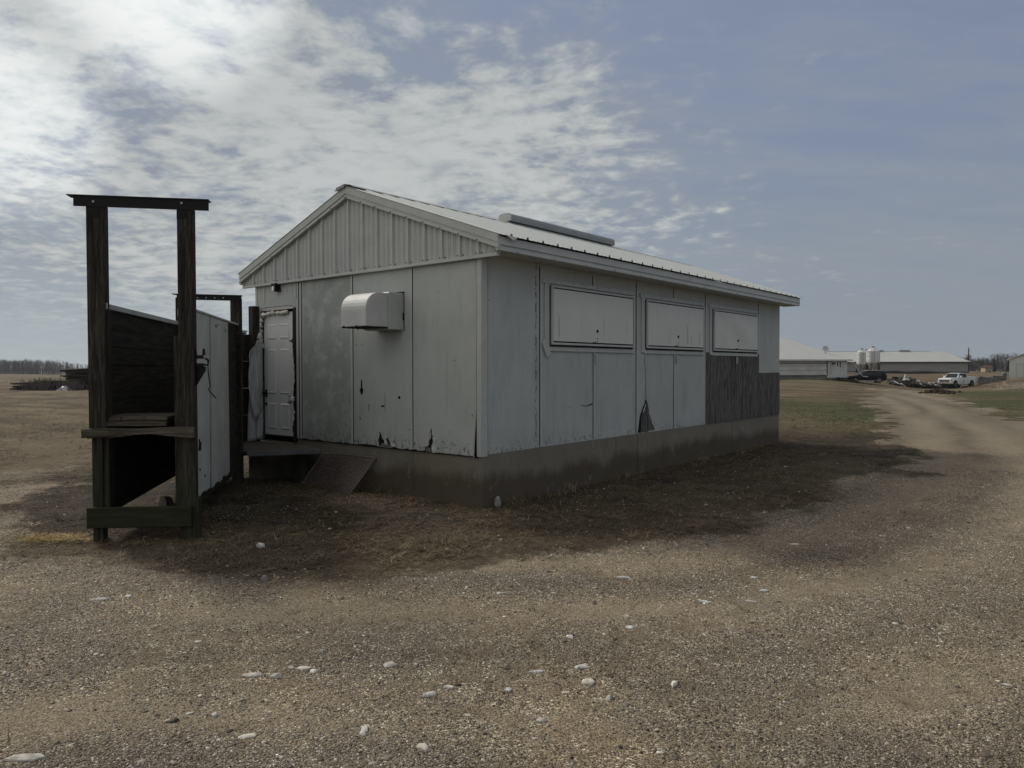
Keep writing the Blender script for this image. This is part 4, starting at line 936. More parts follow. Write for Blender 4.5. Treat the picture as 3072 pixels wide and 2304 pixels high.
# dish
dq = Vector(R1(.8, 3.2))
b = MB(); b.tube([dq, dq+Vector((0, 0, .5))], .03, 6); b.build('mast', M_sill, roof)
b = MB(); cdir = (CAM-dq).normalized(); cdir = (cdir+Vector((.5, .1, .5))).normalized(); sx_ = cdir.cross(Vector((0, 0, 1))).normalized(); sy_ = cdir.cross(sx_)
b.grid(lambda u, v: tuple(dq+Vector((0, 0, .62)) + (sx_*math.cos(2*math.pi*u)+sy_*math.sin(2*math.pi*u))*(.42*v) + cdir*(.12*v*v)), 18, 4)
o = b.build('satellite_dish', M_cap, None, solid=.01); tag(o, 'small grey satellite dish standing on the curtain barn roof', 'satellite dish')
b = MB(); b.tube([B1(-.25, -.30, 2.30), B1(-.8, -.35, 2.15), B1(-1.2, -.5, 1.4), B1(-1.6, -.6, .75), B1(-2.0, -.6, .42), B1(-2.7, -.6, .38)], .07, 8)
o = b.build('feed_pipe', M_trim, None, smooth=True); tag(o, 'curved white pipe running from the curtain barn corner down towards the black car', 'pipe')
# ---- long barn behind
B2 = frame((-19.9, 180.3, 0), (-.770, -.638, 0), (-.638, .770, 0))
barn2 = thing('long_barn', (-40, 165, 0), 'long grey walled barn with pale roof and dark ridge vents behind the feed bins', 'barn')
L2_, e2 = 62.0, 2.75
b = MB(); b.box(0, L2_, 0, 20, -2.5, e2-.1, T=B2); 
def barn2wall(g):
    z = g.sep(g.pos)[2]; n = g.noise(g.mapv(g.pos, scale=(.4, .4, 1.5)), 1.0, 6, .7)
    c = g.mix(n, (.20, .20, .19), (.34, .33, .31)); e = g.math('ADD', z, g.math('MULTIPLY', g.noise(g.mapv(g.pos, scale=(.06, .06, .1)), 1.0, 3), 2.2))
    g.put(g.b.inputs['Base Color'], g.mix(g.sm(e, 1.5, 1.95, .9, 0), c, (.022, .021, .020)))  # foot of the wall painted near-black as shade
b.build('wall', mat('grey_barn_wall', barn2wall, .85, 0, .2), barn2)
def R2(a, bb): return B2(a, bb, e2+2.45*min(bb+.4, 20.4-bb)/10.4)
b = MB(); 
for r0, r1 in ((-.4, 10), (10, 20.4)):
    q = [R2(-.4, r0), R2(-.4, r1), R2(L2_, r1), R2(L2_, r0)]; low = [(x, y, z-.12) for x, y, z in q]; b.hexa(low+q)
rf2 = b.build('roof', M_barnroof, barn2)
for a0, a1 in ((7.4, 9.9), (13.6, 16.1), (27.5, 30.2)):
    b = MB(); b.box(a0, a1, 9.6, 10.4, e2+2.40, e2+2.78, T=B2); b.build('ridge_vent', M_ventmetal, rf2, bevel=.05)
b = MB(); b.box(2.6, L2_, 9.9, 10.1, e2+2.40, e2+2.50, T=B2); b.build('ridge_cap', M_ventmetal, rf2)
b = MB(); b.box(-.45, L2_, -.47, -.40, e2-.16, e2+.0, T=B2); b.build('eave_fascia', M_dark, barn2)
b = MB(); b.tube([B2(-.6, 8.0, 4.6), B2(-.6, 8.0, 5.0)], .2, 6); 
# ---- feed bins
def feed_bin(loc, r, zb, zt, apex, lbl):
    gz_ = h0(loc[0], loc[1]); t = thing('feed_bin', (loc[0], loc[1], gz_), lbl, 'feed bin', 'feed bins beside the long barn')
    c = Vector((loc[0], loc[1], 0)); n = 20
    def ring(R, z): return [(c.x+R*math.cos(2*math.pi*k/n), c.y+R*math.sin(2*math.pi*k/n), z) for k in range(n)]
    def lathe(pr, nm, mt, par):
        b = MB(); vs = []
        for R, z in pr: vs += ring(R, z)
        fs = [(i*n+k, i*n+(k+1) % n, (i+1)*n+(k+1) % n, (i+1)*n+k) for i in range(len(pr)-1) for k in range(n)]
        b.add(vs, fs); return b.build(nm, mt, par, smooth=False)
    pr = [(r, zb)]; z = zb
    while z < zt-.05:
        z2 = min(z+.62, zt); pr += [(r, z2-.05), (r*1.018, z2-.025), (r, z2)]; z = z2
    lathe(pr, 'tank', M_galv, t)
    lathe([(r*1.03, zt-.02), (r*.22, apex-.12), (r*.22, apex)], 'cone_roof', M_galv, t)
    lathe([(r*.25, apex-.06), (r*.25, apex+.04), (.01, apex+.10)], 'lid', M_dark, t)
    lathe([(r, zb), (.18, zb-1.25), (.18, zb-1.5)], 'hopper', M_galv, t)
    for k in range(6):
        a = 2*math.pi*(k+.5)/6; x, y = c.x+r*.99*math.cos(a), c.y+r*.99*math.sin(a)
        MB().tube([(x, y, gz_-.3), (x, y, zb+.2)], .06, 5).build('leg', M_post, t)
    b = MB()
    for k in range(6):
        a = 2*math.pi*(k+.5)/6; a2 = 2*math.pi*(k+1.5)/6
        p = lambda an, z: (c.x+r*math.cos(an), c.y+r*math.sin(an), z)
        b.tube([p(a, gz_+.1), p(a2, zb-.1)], .03, 4); b.tube([p(a2, gz_+.1), p(a, zb-.1)], .03, 4)
    b.build('cross_bracing', M_post, t)
    td = (CAM-c); td.z = 0; td.normalize(); sd_ = td.cross(Vector((0, 0, 1)))
    b = MB(); q = c+td*(r+.10)
    for s_ in (-.22, .22): b.tube([tuple(q+sd_*s_+Vector((0, 0, zb-.3))), tuple(q+sd_*s_+Vector((0, 0, zt+.1))), tuple(c+td*r*.3+sd_*s_+Vector((0, 0, apex+.05)))], .035, 4)
    z = zb
    while z < zt: b.tube([tuple(q+sd_*-.22+Vector((0, 0, z))), tuple(q+sd_*.22+Vector((0, 0, z)))], .025, 4); z += .32
    for k in range(10):
        an = math.pi*k/9-math.pi/2
    b.build('ladder', M_ventmetal, t)
feed_bin((-25.37, 123.5), 1.03, 2.38, 4.24, 4.92, 'largest and rightmost galvanised feed bin on legs behind the black car')
feed_bin((-30.05, 135.3), .97, 2.17, 4.26, 4.86, 'smaller left galvanised feed bin on legs next to the largest one')
feed_bin((-32.1, 146.5), .98, 2.2, 4.30, 4.92, 'feed bin mostly hidden between the two nearer bins')
# ---- utility pole
b = MB(); b.tube([(-26.2, 226.8, -1), (-26.2, 226.8, 6.3), (-26.2, 226.8, 6.9)], [.17, .14, .05], 8)
o = b.build('utility_pole', M_post, None); tag(o, 'lone dark utility pole rising beyond the right end of the long barn', 'pole')
# ---- white shed at the right edge
B3 = frame((-6.47, 119.6, 0), (1, .02, 0), (-.02, 1, 0))
zs3 = h0(-6.4, 119.7)
ws = thing('white_steel_shed', (-3, 123, zs3), 'white ribbed steel shed with a plain walk door at the right edge of the view', 'shed')
b = MB(); b.prism([(0, -.8), (9, -.8), (9, 2.68), (4.5, 4.5), (0, 2.68)], lambda a, c: B3(a, 0, c), lambda a, c: B3(a, 12, c)); wl3 = b.build('wall', M_barnmetal, ws)
b = MB()
for k in range(30): b.box(.02+k*.30, .06+k*.30, -.035, -.001, .10, 2.66+(.0), T=B3)
b.build('wall_ribs', M_barnmetal, wl3)
b = MB()
for s_ in (0, 1):
    f = (lambda a: a) if s_ == 0 else (lambda a: 9-a)
    q = [B3(f(-.3), -.3, 2.60), B3(f(4.5), -.3, 4.55), B3(f(4.5), 12.3, 4.55), B3(f(-.3), 12.3, 2.60)]; b.hexa([(x, y, z-.0) for x, y, z in q]+[(x, y, z+.1) for x, y, z in q])
b.build('roof', M_galv, ws)
b = MB(); b.box(.85, 1.68, -.06, -.036, .14, 2.0, T=B3); dr = b.build('door', M_trim, ws)
b = MB(); b.box(.80, .85, -.065, -.036, .14, 2.05, T=B3); b.box(1.68, 1.73, -.065, -.036, .14, 2.05, T=B3); b.box(.80, 1.73, -.065, -.036, 2.0, 2.05, T=B3); b.box(.92, .98, -.09, -.061, 1.0, 1.1, T=B3); b.build('door_frame', M_ventmetal, dr)
# ---- vehicles
M_paintw = mat('white_car_paint', lambda g: g.put(g.b.inputs['Base Color'], (.62, .64, .65)), .25, 0, .5)
M_paintk = mat('black_car_paint', lambda g: g.put(g.b.inputs['Base Color'], (.005, .005, .006)), .35, 0, .15)
M_glass = mat('car_glass', lambda g: g.put(g.b.inputs['Base Color'], (.012, .014, .016)), .15, 0, .35)
M_tyre = plain('tyre_rubber', (.012, .012, .012), .9, 0, .1)
M_rim = plain('alloy_rim', (.30, .31, .32), .3, .8, .05)
M_chrome = plain('bright_chrome', (.75, .76, .78), .15, .9, .03)
def wheel(par, x, y, r, w, sgn):
    b = MB(); b.tube([(x, y-w/2, r), (x, y+w/2, r)], r, 20); t = b.build('wheel', M_tyre, par, bevel=.03)
    b = MB(); ys = y+sgn*w/2
    b.tube([(x, ys+sgn*.001, r), (x, ys+sgn*.02, r)], r*.60, 16); t2 = b.build('rim', M_rim, t)
    b = MB()
    for k in range(6):
        a = 2*math.pi*k/6+.3; b.hexa([(x+r*.15*math.cos(a-.6), ys+sgn*.022, r+r*.15*math.sin(a-.6)), (x+r*.52*math.cos(a-.16), ys+sgn*.022, r+r*.52*math.sin(a-.16)), (x+r*.52*math.cos(a+.16), ys+sgn*.022, r+r*.52*math.sin(a+.16)), (x+r*.15*math.cos(a+.6), ys+sgn*.022, r+r*.15*math.sin(a+.6)),
              (x+r*.15*math.cos(a-.6), ys+sgn*.028, r+r*.15*math.sin(a-.6)), (x+r*.52*math.cos(a-.16), ys+sgn*.028, r+r*.52*math.sin(a-.16)), (x+r*.52*math.cos(a+.16), ys+sgn*.028, r+r*.52*math.sin(a+.16)), (x+r*.15*math.cos(a+.6), ys+sgn*.028, r+r*.15*math.sin(a+.6))])
    b.build('wheel_opening', M_tyre, t)
def bodyloft(secs, nm, mt, par, bevel=0.0):
    # secs: x position, half width low, z low, half width at belt, z belt, half width top, z top
    b = MB(); vs = []
    for (x, wl, zl, wb, zb, wt, zt) in secs: vs += [(x, -wl, zl), (x, -wb, zb), (x, -wt, zt), (x, wt, zt), (x, wb, zb), (x, wl, zl)]
    n = len(secs); fs = [(6*i+k, 6*i+(k+1) % 6, 6*(i+1)+(k+1) % 6, 6*(i+1)+k) for i in range(n-1) for k in range(6)]
    fs += [tuple(range(6))[::-1], tuple(6*(n-1)+k for k in range(6))]
    return b.add(vs, fs).build(nm, mt, par, bevel=bevel)
# pickup: x forward, y left
def pickup(loc, rz):
    t = thing('pickup_truck', loc, 'white crew cab pickup truck with a chrome grille parked by the debris', 'pickup truck', rz=rz)
    H = 1.0
    bodyloft([(3.02, .86, .52, .90, .80, .84, 1.12), (2.9, .95, .50, 1.0, .85, .90, 1.24), (1.75, 1.0, .50, 1.02, .95, .94, 1.32), (1.55, 1.0, .50, 1.02, .95, .95, 1.34)], 'hood_body', M_paintw, t, .02)
    bodyloft([(1.5501, 1.0, .48, 1.02, .95, .95, 1.33), (-.95, 1.0, .48, 1.02, .95, .98, 1.33)], 'cab_body', M_paintw, t, .02)
    bodyloft([(-.99, 1.0, .50, 1.02, .95, 1.0, 1.38), (-3.02, 1.0, .55, 1.02, .95, 1.0, 1.42)], 'bed', M_paintw, t, .02)
    bodyloft([(1.45, .93, 1.331, .93, 1.34, .93, 1.35), (.85, .90, 1.331, .86, 1.62, .74, 1.95), (.4, .92, 1.331, .86, 1.66, .74, 2.0), (-.65, .92, 1.331, .86, 1.66, .74, 2.0), (-.93, .92, 1.331, .88, 1.55, .78, 1.92)], 'cab_roof', M_paintw, t, .02)
    b = MB(); b.hexa([(1.47, -.80, 1.37), (1.47, .80, 1.37), (1.46, .80, 1.372), (1.46, -.80, 1.372), (.90, -.70, 1.93), (.90, .70, 1.93), (.84, .70, 1.93), (.84, -.70, 1.93)]); b.build('windshield', M_glass, t)
    for s_ in (-1, 1):
        for x0, x1 in ((.05, .93), (-.82, -.03)):
            b = MB(); xt1 = x1-.30 if x1 > .5 else x1-.02
            b.hexa([(x0, s_*.912, 1.38), (x1, s_*.915, 1.38), (x1, s_*.935, 1.38), (x0, s_*.935, 1.38), (x0+.03, s_*.775, 1.92), (xt1+.1, s_*.775, 1.92), (xt1+.1, s_*.80, 1.92), (x0+.03, s_*.80, 1.92)]); b.build('side_window', M_glass, t)
        b = MB(); b.box(.95, 1.10, s_*1.04-.02*(s_ < 0)-.0, s_*1.28, 1.32, 1.62) if s_ > 0 else b.box(.95, 1.10, -1.28, -1.04, 1.32, 1.62); b.build('mirror', M_paintw, t, bevel=.03)
        b = MB(); b.box(2.86, 3.015, s_*.90-.10, s_*.90+.06, .92, 1.14); b.build('headlight', M_chrome, t)
        b = MB(); b.box(-.9, 1.3, s_*.98-.08, s_*.98+.10, .38, .45); b.build('side_step', M_chrome, t)
        b = MB(); b.box(-3.04, -2.95, s_*.94-.06, s_*.94+.085, .95, 1.28); b.build('tail_light', plain('dark_red_lens%d' % s_, (.08, .01, .01), .3, 0, .05), t)
        b = MB()
        for xc in (2.10, -1.95): b.disc((xc, s_*1.0, .50), (0, s_, 0), .52, .028, 20)
        b.build('wheel_well', M_tyre, t)
        b = MB(); b.box(-.01, .0, s_*1.012, s_*1.026, .60, 1.33) if s_ > 0 else b.box(-.01, .0, -1.026, -1.012, .60, 1.33); b.box(-.99, -.95, -1.0, 1.0, .6, 1.32) if s_ > 0 else None; b.build('door_seam', M_tyre, t)
    b = MB(); b.box(3.00, 3.06, -.72, .72, .84, .92); b.box(3.00, 3.06, -.74, .74, 1.02, 1.10); b.box(3.0, 3.05, -.74, -.66, .80, 1.12); b.box(3.0, 3.05, .66, .74, .80, 1.12); b.box(2.98, 3.16, -.95, .95, .52, .74); b.build('grille_bars', M_chrome, t, bevel=.01)
    b = MB(); b.box(2.99, 3.035, -.70, .70, .76, 1.12); b.box(2.95, 3.10, -.9, .9, .36, .50); b.build('grille', M_dark, t)
    b = MB(); b.box(-2.9, -1.02, -.9, .9, 1.385, 1.52); b.build('bed_cover', M_galv, t, bevel=.05)
    b = MB(); b.box(-2.9, 2.8, -.7, .7, .32, .52); b.build('chassis', M_tyre, t)
    for x in (2.10, -1.95):
        for s_ in (-1, 1): wheel(t, x, s_*.88, .42, .28, s_)
    return t
tx, ty = -11.9, 112.5
tz = hg(tx, ty)
pickup((tx, ty, tz+.01), math.atan2(-.638*0+(-rg.y)*math.cos(rad(30))-fg.y*math.sin(rad(30)), (-rg.x)*math.cos(rad(30))-fg.x*math.sin(rad(30))))
def suv(loc, rz):
    t = thing('black_car', loc, 'black sport utility car parked sideways below the feed bins', 'car', rz=rz)
    bodyloft([(2.35, .75, .42, .80, .62, .72, .78), (2.2, .86, .30, .90, .66, .80, .90), (1.3, .92, .28, .94, .80, .84, 1.02), (1.0, .92, .28, .94, .82, .86, 1.06), (-1.7, .92, .28, .94, .86, .86, 1.12), (-2.25, .86, .34, .90, .86, .82, 1.10), (-2.36, .80, .45, .84, .8, .78, 1.0)], 'body', M_paintk, t, .03)
    bodyloft([(1.05, .84, 1.04, .84, 1.05, .82, 1.06), (.35, .85, 1.04, .76, 1.38, .62, 1.56), (-.2, .86, 1.06, .77, 1.40, .64, 1.64), (-1.3, .86, 1.08, .77, 1.40, .64, 1.62), (-2.0, .84, 1.08, .76, 1.34, .62, 1.50), (-2.27, .82, 1.08, .80, 1.15, .76, 1.18)], 'cabin', M_paintk, t, .02)
    for s_ in (-1, 1):
        for x0, x1, xt0, xt1 in ((.02, .88, .02, .33), (-.90, -.06, -.90, -.06), (-1.75, -.98, -1.45, -.98)):
            b = MB(); b.hexa([(x0, s_*.845, 1.13), (x1, s_*.845, 1.12), (x1, s_*.868, 1.12), (x0, s_*.868, 1.13), (xt0, s_*.68, 1.54), (xt1, s_*.68, 1.50), (xt1, s_*.71, 1.50), (xt0, s_*.71, 1.54)]); b.build('side_window', M_glass, t)
        b = MB(); b.box(2.15, 2.33, s_*.70-.12, s_*.70+.10, .66, .80); b.build('headlight', M_chrome, t)
        b = MB(); b.box(-2.38, -2.2, s_*.74-.1, s_*.74+.12, .86, 1.02); b.build('tail_light', plain('red_lens%d' % s_, (.10, .012, .012), .3, 0, .05), t)
        b = MB(); b.box(-1.5, 1.3, s_*.93-.01, s_*.93+.012, .30, .34); b.build('sill_strip', M_chrome, t)
        b = MB(); b.tube([(.3, s_*.66, 1.60), (-.2, s_*.67, 1.68), (-1.6, s_*.67, 1.63)], .02, 5); b.build('roof_rail', M_chrome, t)
    for x in (1.42, -1.42):
        for s_ in (-1, 1): wheel(t, x, s_*.82, .36, .24, s_)
    return t
cx_, cy_ = -20.1, 98.0
rzc = math.atan2((-rg.y)*math.cos(rad(-14))-fg.y*math.sin(rad(-14)), (-rg.x)*math.cos(rad(-14))-fg.x*math.sin(rad(-14)))
suv((cx_, cy_, hg(cx_, cy_)+.01), rzc)
# ---- debris heap between the car and the truck, board by board
M_deb = [plain('debris_grey', (.16, .155, .15), .9, 0, .4, 3), plain('debris_pale', (.42, .42, .41), .8, 0, .2, 3), plain('debris_brown', (.075, .055, .045), .9, 0, .4, 3), plain('debris_black', (.02, .02, .02), .9, 0, .3, 3)]
def rotbox(b, c, size, rx, ry, rz_):
    Mx = Matrix.Rotation(rz_, 3, 'Z') @ Matrix.Rotation(ry, 3, 'Y') @ Matrix.Rotation(rx, 3, 'X'); sx, sy, sz = size
    b.box(-sx/2, sx/2, -sy/2, sy/2, -sz/2, sz/2, T=lambda x, y, z: tuple(Vector(c)+Mx @ Vector((x, y, z))))
r_ = random.Random(21)
heap = MB()
for k in range(260):
    u = r_.random(); lat = 53.5+u*8.5; dp = 103.5+r_.uniform(-1.6, 2.2); p = CAM + fg*dp + rg*lat; z = hg(p.x, p.y)
    hmax = 1.25*math.exp(-((u-.22)/.2)**2)+.55*math.exp(-((u-.75)/.3)**2)+.2
    rotbox(heap, (p.x, p.y, z+r_.uniform(0, hmax*.75)), (r_.uniform(.2, 1.3), r_.uniform(.1, .7), r_.uniform(.03, .25)), r_.uniform(-.7, .7), r_.uniform(-.7, .7), r_.uniform(0, 6))
me_o = heap.build('debris_heap', M_deb, None)
for pl__ in me_o.data.polygons: pl__.material_index = [0, 0, 1, 2, 3, 3, 2, 3][(pl__.index//6*7919) % 8]
tag(me_o, 'low heap of broken boards and rubble between the black car and the white pickup', 'debris heap', kind='stuff')
def slab(lat, dp, size, rx, ry, rz_, dz, mt, label, name='scrap_board', cat='board'):
    p = CAM + fg*dp + rg*lat; b = MB(); rotbox(b, (0, 0, 0), size, rx, ry, rz_); zz_ = hg(p.x, p.y)
    o = b.build(name, mt, None, bevel=.01); o.location = (p.x, p.y, zz_+dz); tag(o, label, cat, 'broken panels on the debris heap'); return o
slab(54.9, 103, (.12, .25, 1.5), .1, .25, .8, .95, M_deb[1], 'narrow upright pale board poking from the heap behind the black car')
slab(55.9, 102.9, (1.1, .08, .9), .2, .15, .65, .85, M_deb[0], 'grey square panel leaning near the top of the debris heap')
slab(57.6, 102.6, (1.8, .7, .10), .1, .35, .7, .72, M_deb[1], 'long white slab sloping down the right side of the heap crest')
slab(60.6, 102.2, (1.1, .08, .8), -.3, .1, .7, .5, M_deb[0], 'dull grey board leaning in the middle of the low rubble')
slab(62.1, 101.4, (.10, .12, 1.3), .2, .30, .7, .55, M_deb[1], 'thin pale post tilted beside the pickup nose')
slab(62.6, 102.4, (.7, .5, .35), .1, .1, .5, .95, M_deb[1], 'white lumpy bundle right behind the pickup bonnet', 'white_bundle', 'bundle')
# boxes right of the truck
for lat, dp, sx, sz, lb in ((66.9, 104.5, 2.1, 1.0, 'wide grey broken crate right behind the pickup tailgate'), (69.0, 105, 1.5, .85, 'dull grey panel stack farther right of the pickup'), (70.2, 105, .35, 1.1, 'thin upright weathered post at the right end of the panels')):
    p = CAM + fg*dp + rg*lat; b = MB(); rotbox(b, (0, 0, sz/2), (sx, .8, sz), .05, .0, YAW+.1); rotbox(b, (sx*.1, -.3, sz*.7), (sx*.9, .08, sz*.5), .35, .2, YAW+.3); rotbox(b, (0, -.45, sz*.25), (sx*1.0, .08, .12), .1, .1, YAW-.1)
    o = b.build('broken_crate' if 'crate' in lb else ('panel_stack' if 'stack' in lb else 'weathered_post'), M_deb[0], None, bevel=.02); o.location = (p.x, p.y, hg(p.x, p.y)); tag(o, lb, 'crate' if 'crate' in lb else ('panels' if 'stack' in lb else 'post'))
p = CAM + fg*105 + rg*72.4; b = MB(); b.grid(lambda u, v: (1.3*(u-.5), .9*(v-.5), .45*math.sin(math.pi*u)*math.sin(math.pi*v)*(1+.3*math.sin(9*u))), 10, 8); o = b.build('dark_mound', M_deb[3], None); o.location = (p.x, p.y, hg(p.x, p.y)); tag(o, 'small black mound alone in the field right of the broken crates', 'mound')
# soil clods by the drive
def clods(name, c, ext, n, hgt, mt, label, cat, kind, seed, shape='clod'):
    r_ = random.Random(seed); b = MB()
    for k in range(n):
        u, v = r_.gauss(0, .5), r_.gauss(0, .5); x = c[0]+rg.x*u*ext[0]+fg.x*v*ext[1]; y = c[1]+rg.y*u*ext[0]+fg.y*v*ext[1]; z = hg(x, y); s_ = hgt*math.exp(-u*u-v*v)
        if shape == 'clod':
            w = r_.uniform(.04, .17); rotbox(b, (x, y, z+r_.uniform(0, s_)), (w*1.6, w, w*.7), r_.uniform(-1, 1), r_.uniform(-1, 1), r_.uniform(0, 6))
        else:
            L = r_.uniform(.3, 1.1); a = r_.uniform(0, 6.3); e = r_.uniform(-.1, .55); dv = Vector((math.cos(a)*math.cos(e), math.sin(a)*math.cos(e), math.sin(e)))*L; q = Vector((x, y, z+.03+r_.uniform(0, s_)))
            b.tube([q, q+dv*.5+Vector((0, 0, .03)), q+dv], r_.uniform(.006, .014), 4)
    o = b.build(name, mt, None); return tag(o, label, cat, kind=kind)
clods('soil_clods', (-4.3, 54), (.85, 1.6), 200, .24, plain('turned_black_soil', (.035, .026, .02), .95, 0, .4, 9), 'ragged heap of turned black soil beside the bend of the drive', 'soil', 'stuff', 5)
clods('stalk_pile', (-1.1, 70), (1.6, 2.2), 240, .5, plain('bleached_stalks', (.38, .33, .27), .9, 0, .3, 9), 'pile of bleached dry stalks in the grass at the right edge', 'stalks', 'stuff', 6, 'stick')
clods('soil_clods', (-21.3, 93.2), (1.8, .8), 200, .45, plain('dark_earth', (.045, .035, .026), .95, 0, .4, 9), 'dark lumps of earth and scrap in front of the black car', 'soil', 'stuff', 8)  # lumps in their own dark earth colour
# ---- left: collapsed board stacks with brush
lf = CAM + fg*60; 
def LP(lat, dd=0.0): p = CAM + fg*(60+dd) + rg*lat; return p
def boardstack(name, lat0, lat1, dd, z1, n, tilt, label, seed):
    r_ = random.Random(seed); base = LP((lat0+lat1)/2, dd); gz_ = h0(base.x, base.y); t = thing(name, (base.x, base.y, gz_), label, 'board stack'); 
    for k in range(n):
        z = gz_ + .10 + (z1-.2)*k/n; sh = r_.uniform(-.35, .35); p = LP((lat0+lat1)/2+sh, dd+r_.uniform(-.3, .3)); b = MB()
        rotbox(b, (p.x, p.y, z), (lat1-lat0+r_.uniform(-.7, .3), 2.0, .07+.05*r_.random()), r_.uniform(-.04, .04), -tilt*(k/n)+r_.uniform(-.03, .03), YAW+r_.uniform(-.05, .05)); b.build('board', M_post if k % 3 else M_plank, t)
    return t
boardstack('board_stack', -36.4, -33.6, 1.0, 1.85, 20, .05, 'taller stack of dark weathered boards partly behind the loading chute post', 3)
boardstack('board_stack', -39.6, -36.0, -.8, .80, 9, .08, 'lower slumped stack of dark boards with a ragged left end in the field', 4)
M_twig = plain('grey_brown_twigs', (.11, .095, .085), .95, 0, .3, 5)
def brush(name, lat, dd, r, hgt, n, label, seed):
    r_ = random.Random(seed); b = MB(); p = LP(lat, dd); z0 = h0(p.x, p.y)
    for k in range(n):
        a = r_.uniform(0, 6.3); q = Vector((p.x+r*r_.gauss(0, .45)*rg.x+r_.gauss(0, .3)*fg.x, p.y+r*r_.gauss(0, .45)*rg.y+r_.gauss(0, .3)*fg.y, z0)); L = hgt*r_.uniform(.5, 1)
        d1 = Vector((r_.uniform(-.4, .4), r_.uniform(-.4, .4), 1)).normalized()*L*.5; d2 = Vector((r_.uniform(-.7, .7), r_.uniform(-.7, .7), .8)).normalized()*L*.5
        b.tube([q, q+d1, q+d1+d2], [.026, .018, .008], 3, cap=False)
    o = b.build(name, M_twig, None); return tag(o, label, 'brush')
brush('leafless_bush', -36.9, -1.8, 1.9, 1.15, 420, 'tangle of grey leafless brush growing over the lower board stack', 5)
brush('leafless_bush', -35.2, -1.4, 1.5, 1.0, 260, 'grey leafless brush in front of the taller board stack', 6)
brush('leafless_bush', -38.9, 9.5, 3.4, 2.0, 420, 'reddish brown leafless thicket standing behind the board stacks', 7)
p = LP(-35.2, -2.2); z0 = h0(p.x, p.y); b = MB(); b.grid(lambda u, v: (p.x+rg.x*(u-.5)*.95+fg.x*(v-.5)*.8, p.y+rg.y*(u-.5)*1.0+fg.y*(v-.5)*.8, z0+.46*math.sin(math.pi*u)**.7*math.sin(math.pi*v)**.7*(.65+.35*u)), 14, 10)
o = b.build('tarp_bundle', plain('pale_blue_tarp', (.36, .38, .40), .4, 0, .1, 4, .5), None, smooth=True); tag(o, 'pale blue grey tarp bundle lying in front of the board stacks', 'tarp')

# screws, joints and painted marks belong to the surface they sit on
import bmesh
def absorb(dst, src):
    bm = bmesh.new(); bm.from_mesh(dst.data); n0 = len(bm.faces); base = len(dst.data.materials)
    for mm in src.data.materials: dst.data.materials.append(mm)
    bm.from_mesh(src.data); bm.faces.ensure_lookup_table()
    for f in bm.faces[n0:]: f.material_index += base
    bm.to_mesh(dst.data); bm.free(); me = src.data; bpy.data.objects.remove(src); bpy.data.meshes.remove(me)
def kids(p, nm): return [o for o in bpy.data.objects if o.parent is p and o.name.split('.')[0] == nm]
gw, lw = kids(shed, 'gable_wall')[0], kids(shed, 'long_wall')[0]
sr = sorted(kids(shed, 'screw_row'), key=lambda o: o.name)
for src, dst in zip(sr, (kids(shed, 'ribbed_gable_panel')[0], gw, kids(shed, 'eave_fascia')[0])): absorb(dst, src)
for rf in kids(shed, 'roof'):
    for o in kids(rf, 'screw_row'): absorb(rf, o)
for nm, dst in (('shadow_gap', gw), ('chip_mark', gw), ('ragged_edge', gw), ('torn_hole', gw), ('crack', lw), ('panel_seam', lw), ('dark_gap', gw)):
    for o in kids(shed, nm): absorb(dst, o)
for o in kids(foundation, 'control_joint'): absorb(foundation, o)
for wn in kids(shed, 'window'):
    sh_ = kids(wn, 'shutter')[0]
    for o in kids(wn, 'screw_hole'): absorb(sh_, o)
    for o in kids(wn, 'screw_row')+kids(wn, 'dark_gap'): absorb(wn, o)
for o in kids(door, 'raised_panel'): absorb(door, o)
cb = kids(chute, 'steel_beam')
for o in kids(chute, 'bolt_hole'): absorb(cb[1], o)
for nm in ('bolt', 'bracket_plate'):
    for o in kids(chute, nm): absorb(cb[0], o)
for nm in ('hole_mark', 'dark_gap'):
    for o in kids(chute, nm): absorb(kids(chute, 'white_panel')[0], o)
# ================================================================== TREES (bare, early spring)
def bare_tree_mesh(seed, H, spread, levels=4, thick=1.0):
    r_ = random.Random(seed); trunk = MB(); crown = MB()
    def grow(p, d_, L, R, lev):
        n = 3; pts = [p]; dd = d_.copy(); q = p
        for i in range(n):
            dd = (dd + Vector((r_.uniform(-.18, .18), r_.uniform(-.18, .18), r_.uniform(-.02, .14)))).normalized(); q = q + dd*L/n; pts.append(q)
        rs = [R*(1-.6*i/n) for i in range(n+1)]
        (trunk if lev == 0 else crown).tube(pts, rs, 5 if lev == 0 else 3, cap=False)
        if lev >= levels: return
        k = (5, 5, 5, 4, 4)[lev]
        for j in range(k):
            t = r_.uniform(.35 if lev == 0 else .25, 1); i = min(int(t*n), n-1); bp = pts[i].lerp(pts[i+1], t*n-i)
            a = r_.uniform(0, 6.3); w = spread*r_.uniform(.5, 1.1); nd = (dd*1.0 + Vector((math.cos(a)*w, math.sin(a)*w, r_.uniform(.0, .35)))).normalized()
            grow(bp, nd, L*r_.uniform(.48, .72), max(R*.45, .022*thick), lev+1)
    grow(Vector((0, 0, -.3)), Vector((0, 0, 1)), H*.50, H*.022*thick, 0)
    return trunk, crown
M_bark = plain('dark_bark', (.055, .046, .042), .95, 0, .2, 1)
M_twig2 = plain('bare_crown_twigs', (.075, .064, .060), .95, 0, .2, .3)
def scaled_tree(seed, H, spread, thick, name, loc, label, group=None, mt=None):
    tr, cr = bare_tree_mesh(seed, H, spread, 4, thick)
    t = thing(name, (0, 0, 0), label, 'tree', group); tr.build('trunk', M_bark, t); cr.build('crown', mt or M_twig2, t)
    t.location = loc; return t
